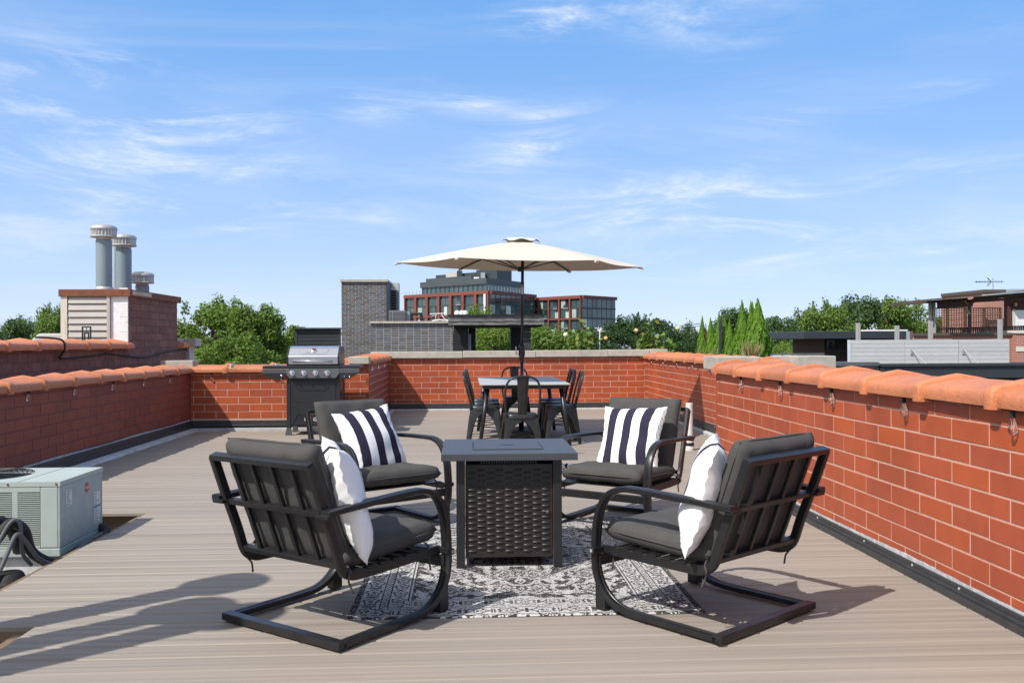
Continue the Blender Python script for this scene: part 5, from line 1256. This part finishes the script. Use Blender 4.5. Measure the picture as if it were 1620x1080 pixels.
def pent(nm, mat, s0, s1, r0, r1, z0, z1):
    u = C2 - L2; v = R2 - C2
    pts = [L2 + u * s + v * r for s, r in ((s0, r0), (s1, r0), (s1, r1), (s0, r1))]
    return MB().add([(p.x, p.y, z) for z in (z0, z1) for p in pts], [(0, 1, 5, 4), (1, 2, 6, 5), (2, 3, 7, 6), (3, 0, 4, 7), (4, 5, 6, 7)]).build(nm, mat, t)
zt = at(775, 459.5, 240).z
pent('penthouse_glass', GLASS_T, .13, .90, .12, .92, zt - .1, zt + 2.1); pent('penthouse_band', SLATE, .12, .91, .10, .94, zt + 2.1, zt + 3.7)
pent('upper_glass', GLASS_T, .10, .62, .30, .9, zt, zt + 3.9); pent('upper_band', SLATE, .08, .64, .28, .92, zt + 3.9, zt + 5.1)
pent('plant_room', SLATE_D, .10, .60, .45, .9, zt + 5.1, zt + 6.4); pent('plant_room', SLATE_D, .62, .86, .42, .75, zt + 3.7, zt + 6.9)
for i in range(14):
    s = .14 + i * .055; u = C2 - L2; v = R2 - C2; p = L2 + u * s + v * .112; quad_d = MB().box(p.x - .07, p.x + .07, p.y - .1, p.y + .05, zt, zt + 2.1).build('mullion', SLATE_D, t)
for i in range(24):
    s = i / 23; u = C2 - L2; v = R2 - C2; p = (L2 + u * s + v * .01); MB().box(p.x - .04, p.x + .04, p.y - .04, p.y + .04, zt, zt + 1.1).build('terrace_rail_post', GLASS_T, t)
for i in range(16):
    p = C2 + (R2 - C2) * (i / 15) - (C2 - L2) * .01; MB().box(p.x - .04, p.x + .04, p.y - .04, p.y + .04, zt, zt + 1.2).build('terrace_rail_post', GALV, t)
for s, r_, w_, h_, m_ in ((.33, .4, 3.2, 1.5, CEMENT), (.42, .42, 1.6, 1.9, SLATE_D), (.72, .38, 1.2, 2.2, GALV), (.66, .35, 1.5, 1.0, WHITE_P), (.28, .5, 2.4, 1.1, CEMENT)):
    p = L2 + (C2 - L2) * s + (R2 - C2) * r_; z = zt + 3.7 if s > .6 else zt + 5.1; MB().box(p.x - w_ / 2, p.x + w_ / 2, p.y - 1, p.y + 1, z, z + h_).build('rooftop_unit', m_, t)
t, L2, C2, R2, quad = facade_block('apartment_block', 'lower far red-framed apartment block with dark glass side, right of two', gp(838, 266), gp(921, 250), gp(973.5, 262), at(921, 466.8, 250).z, 6, 2.85, 5, 7, 9)

# ------------------------------------------------------------------ trees
def leaf_cloud(lobes, n, size, seed, flat=.35):
    rs = np.random.RandomState(seed); vol = np.array([l[3] * l[4] * l[5] for l in lobes]) ** .72; vol /= vol.sum()
    pick = rs.choice(len(lobes), n, p=vol); Lb = np.array(lobes)[pick]
    d = rs.normal(size=(n, 3)); d /= np.linalg.norm(d, axis=1)[:, None]; rad = rs.rand(n) ** .38
    pos = Lb[:, :3] + d * rad[:, None] * Lb[:, 3:6]
    pos += rs.normal(size=(n, 3)) * size * .5
    nrm = d * .7 + rs.normal(size=(n, 3)) * .6 + np.array([0, 0, .45]); nrm /= np.linalg.norm(nrm, axis=1)[:, None]
    a = np.cross(nrm, rs.normal(size=(n, 3))); a /= np.linalg.norm(a, axis=1)[:, None]; b = np.cross(nrm, a)
    s = size * (.55 + .9 * rs.rand(n))[:, None]
    v0 = pos - a * s * .5; v2 = pos + a * s * .5 + nrm * s * -.12; v1 = pos + b * s * .34 + nrm * s * .06; v3 = pos - b * s * .34 + nrm * s * .06
    V = np.stack([v0, v1, v2, v3], 1).reshape(-1, 3); F = np.arange(4 * n).reshape(n, 4)
    return V, F
def np_mesh(nm, V, F):
    m = bpy.data.meshes.new(nm); m.vertices.add(len(V)); m.vertices.foreach_set('co', V.astype(np.float32).ravel()); m.loops.add(F.size); m.loops.foreach_set('vertex_index', F.astype(np.int32).ravel())
    m.polygons.add(len(F)); m.polygons.foreach_set('loop_start', np.arange(0, F.size, 4)); m.polygons.foreach_set('loop_total', np.full(len(F), 4)); m.update(calc_edges=True); return m
def crown(seed, n, size, nl=26, w=1.0, h=1.0):
    """unit crown: radius ~1, from z=-1..1 ; returns mesh + lobe list"""
    rs = np.random.RandomState(seed); lobes = []
    for i in range(nl):
        a = rs.rand() * 2 * PI; z = rs.uniform(-.85, .92); rr = (1 - abs(z) ** 2.2) ** .5 * rs.uniform(.25, .88); q = rs.uniform(.24, .44)
        lobes.append((math.cos(a) * rr * w, math.sin(a) * rr * w, z * h, q * 1.1, q * 1.1, q * .72))
    for i in range(5):                                            # a few shoots that break the outline
        a = rs.rand() * 2 * PI; rr = rs.uniform(.1, .7); lobes.append((math.cos(a) * rr, math.sin(a) * rr, h * (1 - .35 * rr * rr), .10, .10, .22))
    return lobes, leaf_cloud(lobes, n, size, seed + 100)
CR = {}
def get_crown(kind, mat, n, size):
    key = (kind, mat.name, n, size)
    if key not in CR:
        lobes, (V, F) = crown(kind * 13 + 5, n, size); m = np_mesh('crown', V, F); m.materials.append(mat); CR[key] = (lobes, m)
    return CR[key]
def tree(label, px, ptop, pw, Y, mat, kind=0, n=9000, size=.05, pbot=None, group='trees beyond the roofs', zbase=-10):
    """crown top at photo row ptop, half-width pw pixels, at depth Y"""
    top = at(px, ptop, Y); r = pw * 1.28 * Y / FPX; pb_ = pbot if pbot else 600; bot = at(px, pb_, Y).z; hz = max((top.z - bot) / 2, r * .8); cz = top.z - hz
    t = root('tree', label, 'tree', (top.x, Y, zbase), group=group)
    lobes, m = get_crown(kind, mat, n, size)
    o = bpy.data.objects.new('crown', m); C.objects.link(o); o.parent = t; o.location = (0, 0, cz - zbase); o.scale = (r, r, hz); o.rotation_euler.z = random.uniform(0, 6.28)
    H_ = cz - zbase; tr = max(.10, r * .09)
    MB().tube([(0, 0, 0), (.06 * r, 0, H_ * .5), (0, .04 * r, H_), (0, 0, H_ + hz * .55)], [tr * 1.25, tr, tr * .7, tr * .2], 8).build('trunk', BARK, t, smooth=True)
    cr_, sr_ = math.cos(o.rotation_euler.z), math.sin(o.rotation_euler.z)
    lb = MB()
    for l in lobes[:12]:
        x = (l[0] * cr_ - l[1] * sr_) * r; yv = (l[0] * sr_ + l[1] * cr_) * r; z = H_ + l[2] * hz
        lb.tube([(0, 0, max(H_ * .7, z - r * .8)), (x * .5, yv * .5, z - r * .25), (x, yv, z)], [tr * .5, tr * .3, tr * .1], 5)
    lb.build('limbs', BARK, t); return t
T = tree
T('large leafy tree directly right of the chimney', 336, 478, 48, 27, LEAF_A, 0, 18750, 0.074, 600)
T('broad leafy tree rising between chimney and grill', 402, 489, 42, 25, LEAF_A, 1, 18750, 0.074, 605)
T('yellow-green tree behind the black slat screen', 456, 522, 36, 33, LEAF_C, 2, 11250, 0.078, 610)
T('dense lower tree crown just over the coping left of the grill', 372, 530, 52, 22, LEAF_A, 3, 17500, 0.069, 640)
T('small tree at the left picture edge', 8, 512, 46, 55, LEAF_D, 2, 10000, 0.067, 590)
T('rounded tree left of the grey covered box', 46, 505, 34, 60, LEAF_D, 3, 10000, 0.067, 590)
T('olive tree touching the left side of the chimney', 88, 487, 26, 50, LEAF_A, 1, 10000, 0.078, 590)
T('bright green tree seen through the charred pavilion', 782, 512, 46, 34, LEAF_C, 0, 12500, 0.067, 610)
T('light green tree peeking above the charred beam', 755, 490, 36, 42, LEAF_C, 3, 10000, 0.073, 600)
T('yellow-green bushy tree right of the charred pavilion', 862, 519, 46, 36, LEAF_C, 1, 12500, 0.067, 610)
T('green bush tree behind the cream paper lantern', 905, 529, 34, 36, LEAF_C, 2, 10000, 0.078, 610)
T('dark tree below the right apartment block', 958, 517, 36, 50, LEAF_B, 0, 11250, 0.078, 610)
T('tallest dark tree right of the apartment blocks', 1003, 503, 34, 54, LEAF_B, 1, 11250, 0.078, 610)
T('dark tree behind the leafy vine', 1035, 512, 34, 52, LEAF_B, 2, 11250, 0.078, 610)
T('dark tree left of the arborvitae row', 1072, 522, 32, 48, LEAF_B, 3, 11250, 0.078, 610)
T('grey-green tree partly behind the arborvitae', 1098, 516, 28, 56, LEAF_D, 0, 10000, 0.078, 610)
T('grey-green tree rising behind the arborvitae row', 1160, 492, 36, 60, LEAF_D, 1, 11250, 0.078, 600)
T('tree just right of the tallest arborvitae', 1234, 508, 30, 52, LEAF_D, 2, 11250, 0.074, 600)
T('tree above the left end of the black canopy', 1272, 496, 36, 54, LEAF_D, 3, 12500, 0.074, 600)
T('tall tree above the middle of the black canopy', 1310, 482, 38, 52, LEAF_A, 0, 12500, 0.074, 600)
T('tallest broad tree of the right-hand row', 1353, 475, 42, 54, LEAF_D, 1, 13750, 0.074, 600)
T('tree left of the pergola, behind the grey posts', 1398, 480, 38, 56, LEAF_A, 2, 12500, 0.074, 600)
T('tree touching the pergola corner', 1446, 483, 36, 58, LEAF_A, 3, 12500, 0.074, 600)
T('tree seen through the pergola lattice', 1510, 494, 50, 66, LEAF_C, 0, 11250, 0.074, 600)
T('light green shrub tree below the right-hand tree row', 1262, 541, 36, 46, LEAF_C, 1, 10000, 0.067, 620)
T('light green shrub tree left of the dark brick room', 1225, 546, 28, 44, LEAF_C, 3, 10000, 0.067, 620)
wd = []
rs = np.random.RandomState(2)
for i in range(70):
    wd.append((rs.uniform(-150, 190), rs.uniform(120, 190), -10 + rs.uniform(4, 9.2), rs.uniform(4, 8), rs.uniform(4, 8), rs.uniform(3, 4.5)))
V, F = leaf_cloud(wd, 26000, 1.0, 5); o = link('distant_wood', np_mesh('distant_wood', V, F), LEAF_D); tag(o, 'distant belt of treetops along the horizon', 'wood', kind='stuff')

# arborvitae row in planters
def conifer_mesh(seed, n=5200):
    rs = np.random.RandomState(seed); z = rs.rand(n) ** .85; a = rs.rand(n) * 2 * PI
    pr = np.interp(z, [0, .08, .3, .6, .85, 1], [.75, .95, 1.0, .70, .28, .03]); lob = 1 + .22 * np.sin(a * 3 + z * 9 + seed) * (1 - z) + .12 * np.sin(a * 7 - z * 20)
    r = pr * lob * (.70 + .32 * rs.rand(n) ** .5); pos = np.stack([np.cos(a) * r, np.sin(a) * r, z * (1 + .02 * rs.normal(size=n))], -1)
    nr = np.stack([np.cos(a), np.sin(a), np.full(n, .35)], -1) + rs.normal(size=(n, 3)) * .4; nr /= np.linalg.norm(nr, axis=1)[:, None]
    upv = np.array([0, 0, 1.]) + rs.normal(size=(n, 3)) * .35; b = upv - nr * (upv * nr).sum(1)[:, None]; b /= np.linalg.norm(b, axis=1)[:, None]; c = np.cross(nr, b)
    s = .10 * (.6 + .8 * rs.rand(n))[:, None]; sx = np.array([1, 1, .38])
    V = np.stack([pos - b * s * .6 * sx, pos + c * s * .55 * sx, pos + b * s * 1.1 * sx, pos - c * s * .55 * sx], 1).reshape(-1, 3); return np_mesh('foliage', V, np.arange(4 * n).reshape(n, 4))
CM = [conifer_mesh(i) for i in range(3)]
for m in CM: m.materials.append(LEAF_E)
crow = [(1111, 504, 10, 27, 'arborvitae with brown patch at the left end of the row'), (1124, 506, 10, 25.8, 'slim arborvitae, second from the left end of the row'), (1137.5, 499, 12, 24.6, 'arborvitae just right of the left black post'),
        (1147, 505, 12, 23.6, 'arborvitae in the middle between the two black posts'), (1154, 508, 11, 22.6, 'arborvitae immediately left of the right black post'), (1174, 481, 16, 20.6, 'tall pointed arborvitae right of the right black post'),
        (1190, 483, 16, 19.6, 'tall arborvitae second from the right end of the row'), (1199, 477.5, 21, 18.6, 'tallest widest arborvitae at the right end of the row')]
for i, (px, pt, pw, Y, lab) in enumerate(crow):
    p = at(px, pt, Y); q = at(px, 578, Y); H_ = p.z - q.z; r = pw * .88 * Y / FPX
    t = root('arborvitae', lab, 'conifer', (p.x, Y, q.z), group='arborvitae row on the neighbouring roof')
    o = bpy.data.objects.new('foliage', CM[i % 3]); C.objects.link(o); o.parent = t; o.scale = (r, r, H_); o.rotation_euler.z = i * 1.3
    MB().tube([(0, 0, -.25), (0, 0, H_ * .7)], [.05, .015], 6).build('stem', BARK, t); MB().box(-.3, .3, -.3, .3, -.75, -.05).build('planter', BLACKP, t)
    if i == 0:
        rs = np.random.RandomState(8); V, F = leaf_cloud([(.5, -.75, .45, .30, .25, .28), (.45, -.7, .7, .2, .2, .15)], 500, .10, 3); V = V * np.array([r, r, H_]); link('dead_patch', np_mesh('dead_patch', V, F), DEADLEAF, t)
    if i == 7:
        for dx, dh in ((-.5, .97), (.42, .86)):
            o = bpy.data.objects.new('foliage', CM[1]); C.objects.link(o); o.parent = t; o.scale = (r * .5, r * .5, H_ * dh); o.location = (dx * r, .1, 0)
tag(MB().box(at(1085, 0, 24).x, at(1220, 0, 18).x + 1.5, 17.4, 30, -10, at(1150, 578, 22).z - .76).build('neighbour_roof', ROOF), 'flat roof carrying the arborvitae row', 'roof')
for i, (px, yt, Y) in enumerate(((1130, 506, 24.0), (1159, 503, 21.2))):
    p = at(px, yt, Y); o = MB().box(p.x - .032 * (1 + i * .1), p.x + .032 * (1 + i * .1), Y - .6, Y - .53, -.6, p.z).build('black_post', BLACKP); tag(o, ['slim black post among the arborvitae, left of two', 'thicker black post among the arborvitae, right of two'][i], 'post', 'black posts in the conifer row')
def straw(px, pt, pb_, Y, nst, spread, label):
    p = at(px, pb_, Y); h_ = at(px, pt, Y).z - p.z; b = MB()
    for i in range(nst):
        dx = random.uniform(-1, 1) * spread; dy = random.uniform(-1, 1) * spread; hh = h_ * random.uniform(.45, 1); w_ = .006; bx = p.x + dx * .4; by = Y + dy * .4
        b.add([(bx - w_, by, p.z), (bx + w_, by, p.z), (bx + dx * .8 + w_ * .6, by + dy, p.z + hh * .7), (bx + dx * 1.1, by + dy, p.z + hh), (bx + dx * .8 - w_ * .6, by + dy, p.z + hh * .7)], [(0, 1, 2, 3, 4)])
    o = b.build('dry_grass_tuft', STRAW); tag(o, label, 'grass', 'dry grass tufts along the planters')
straw(1188, 533, 575, 17.6, 110, .16, 'tallest dry grass tuft before the rightmost arborvitae'); straw(1150, 556, 575, 19.5, 80, .14, 'low dry grass tuft below the right black post')
straw(1118, 545, 575, 22, 50, .22, 'thin dry grass tuft below the leftmost arborvitae'); straw(1098, 556, 575, 23, 40, .16, 'sparse dry grass tuft at the left of the planters'); straw(1206, 560, 575, 17.2, 60, .10, 'small dry grass tuft at the far right planter')
straw(1082, 554, 570, 23, 24, .12, 'thin dry stalks left of the arborvitae row')

# vines with paper lanterns beyond the end wall
def vine(label, px, pt, pw, Y, seed, n=420):
    p = at(px, pt, Y); z0 = at(px, 575, Y).z; H_ = p.z - z0; r = pw * Y / FPX; rs = np.random.RandomState(seed); t = root('climbing_vine', label, 'plant', (p.x, Y, z0))
    b = MB(); lo = []
    for i in range(9):
        a = rs.rand() * 6.28; hh = H_ * (1.0 if i == 0 else rs.uniform(.35, .8)); e = r * (0.1 if i == 0 else rs.uniform(.3, .95)); pts = [(0, 0, -.2), (math.cos(a) * e * .4, math.sin(a) * e * .4, hh * .5), (math.cos(a) * e, math.sin(a) * e, hh)]
        b.tube(pts, [.014, .010, .004], 5)
        for k in range(9): f = k / 8; x = math.cos(a) * e * f; yv = math.sin(a) * e * f; lo.append((x, yv, hh * (.15 + .85 * f), r * .20 * (1.25 - .7 * f), r * .20 * (1.25 - .7 * f), H_ * .08))
    b.build('stems', BARK, t); V, F = leaf_cloud(lo, int(n * 1.4), .14, seed); link('leaves', np_mesh('leaves', V, F), LEAF_V, t)
vine('leafy green vine with pale leaves right of the cream paper lantern', 921, 504, 30, 20, 3, 520); vine('leafy green vine next to the blue paper lantern', 1026, 512, 22, 20, 6, 420); vine('low vine with pale leaves right of the end wall corner', 1050, 538, 18, 19.5, 9, 220)
def lantern(px, py, rpx, Y, col, label):
    p = at(px, py, Y); r = rpx * Y / FPX; t = root('paper_lantern', label, 'lantern', tuple(p), group='paper lanterns')
    mt = pbr('paper_' + label.split()[0], col, .8, var=.06); n = 20
    MB().lathe([(r * math.sin(PI * (k + .35) / 12.7) * (1 if k % 2 else .965), -r * math.cos(PI * (k + .35) / 12.7)) for k in range(13)], n).build('shade', mt, t, smooth=True)
    MB().tube([(0, 0, r * .95), (0, 0, r * 1.5)], .006, 5).build('hanger', FRAME, t); MB().lathe([(r * .22, -r * 1.0), (r * .22, -r * 1.06)], 12).build('bottom_ring', FRAME, t)
lantern(895, 529.5, 3.9, 20, (.68, .66, .48), 'cream paper lantern left of the leafy vine'); lantern(958.5, 535, 3.3, 20, (.66, .38, .18), 'orange paper lantern before the dark trees'); lantern(1006.5, 523, 3.5, 20, (.68, .42, .26), 'peach paper lantern left of the second vine')
lantern(1038.5, 531, 3.2, 20, (.03, .34, .52), 'blue paper lantern right of the second vine'); lantern(1072.5, 519, 3.8, 20, (.60, .60, .30), 'yellow paper lantern left of the arborvitae')
wr = MB().tube([tuple(at(1047, 519, 20)), tuple(at(1072, 516.5, 20)), tuple(at(1112, 511, 22))], .009, 4).tube([tuple(at(1047, 521.5, 20)), tuple(at(1092, 518, 21)), tuple(at(1112, 514, 22))], .007, 4).build('overhead_wire', RUBBER); tag(wr, 'pair of thin dark wires leading to the arborvitae', 'wire')
wt = root('white_wire_stand', 'thin white branching wire stand between vine and dark trees', 'stand'); p = at(948.5, 556, 20)
MB().tube([tuple(p), tuple(at(949, 521, 20))], .012, 6).build('stem', WHITE_P, wt)
b = MB()
for dx, dy in ((-8, -2), (-5, 2), (5, -1), (9, 3), (-3, -3), (3, -3)): b.tube([tuple(at(949, 524, 20)), tuple(at(949 + dx * .6, 521 + dy, 20)), tuple(at(949 + dx, 521 + dy, 20.2))], .008, 5)
b.build('branches', WHITE_P, wt)
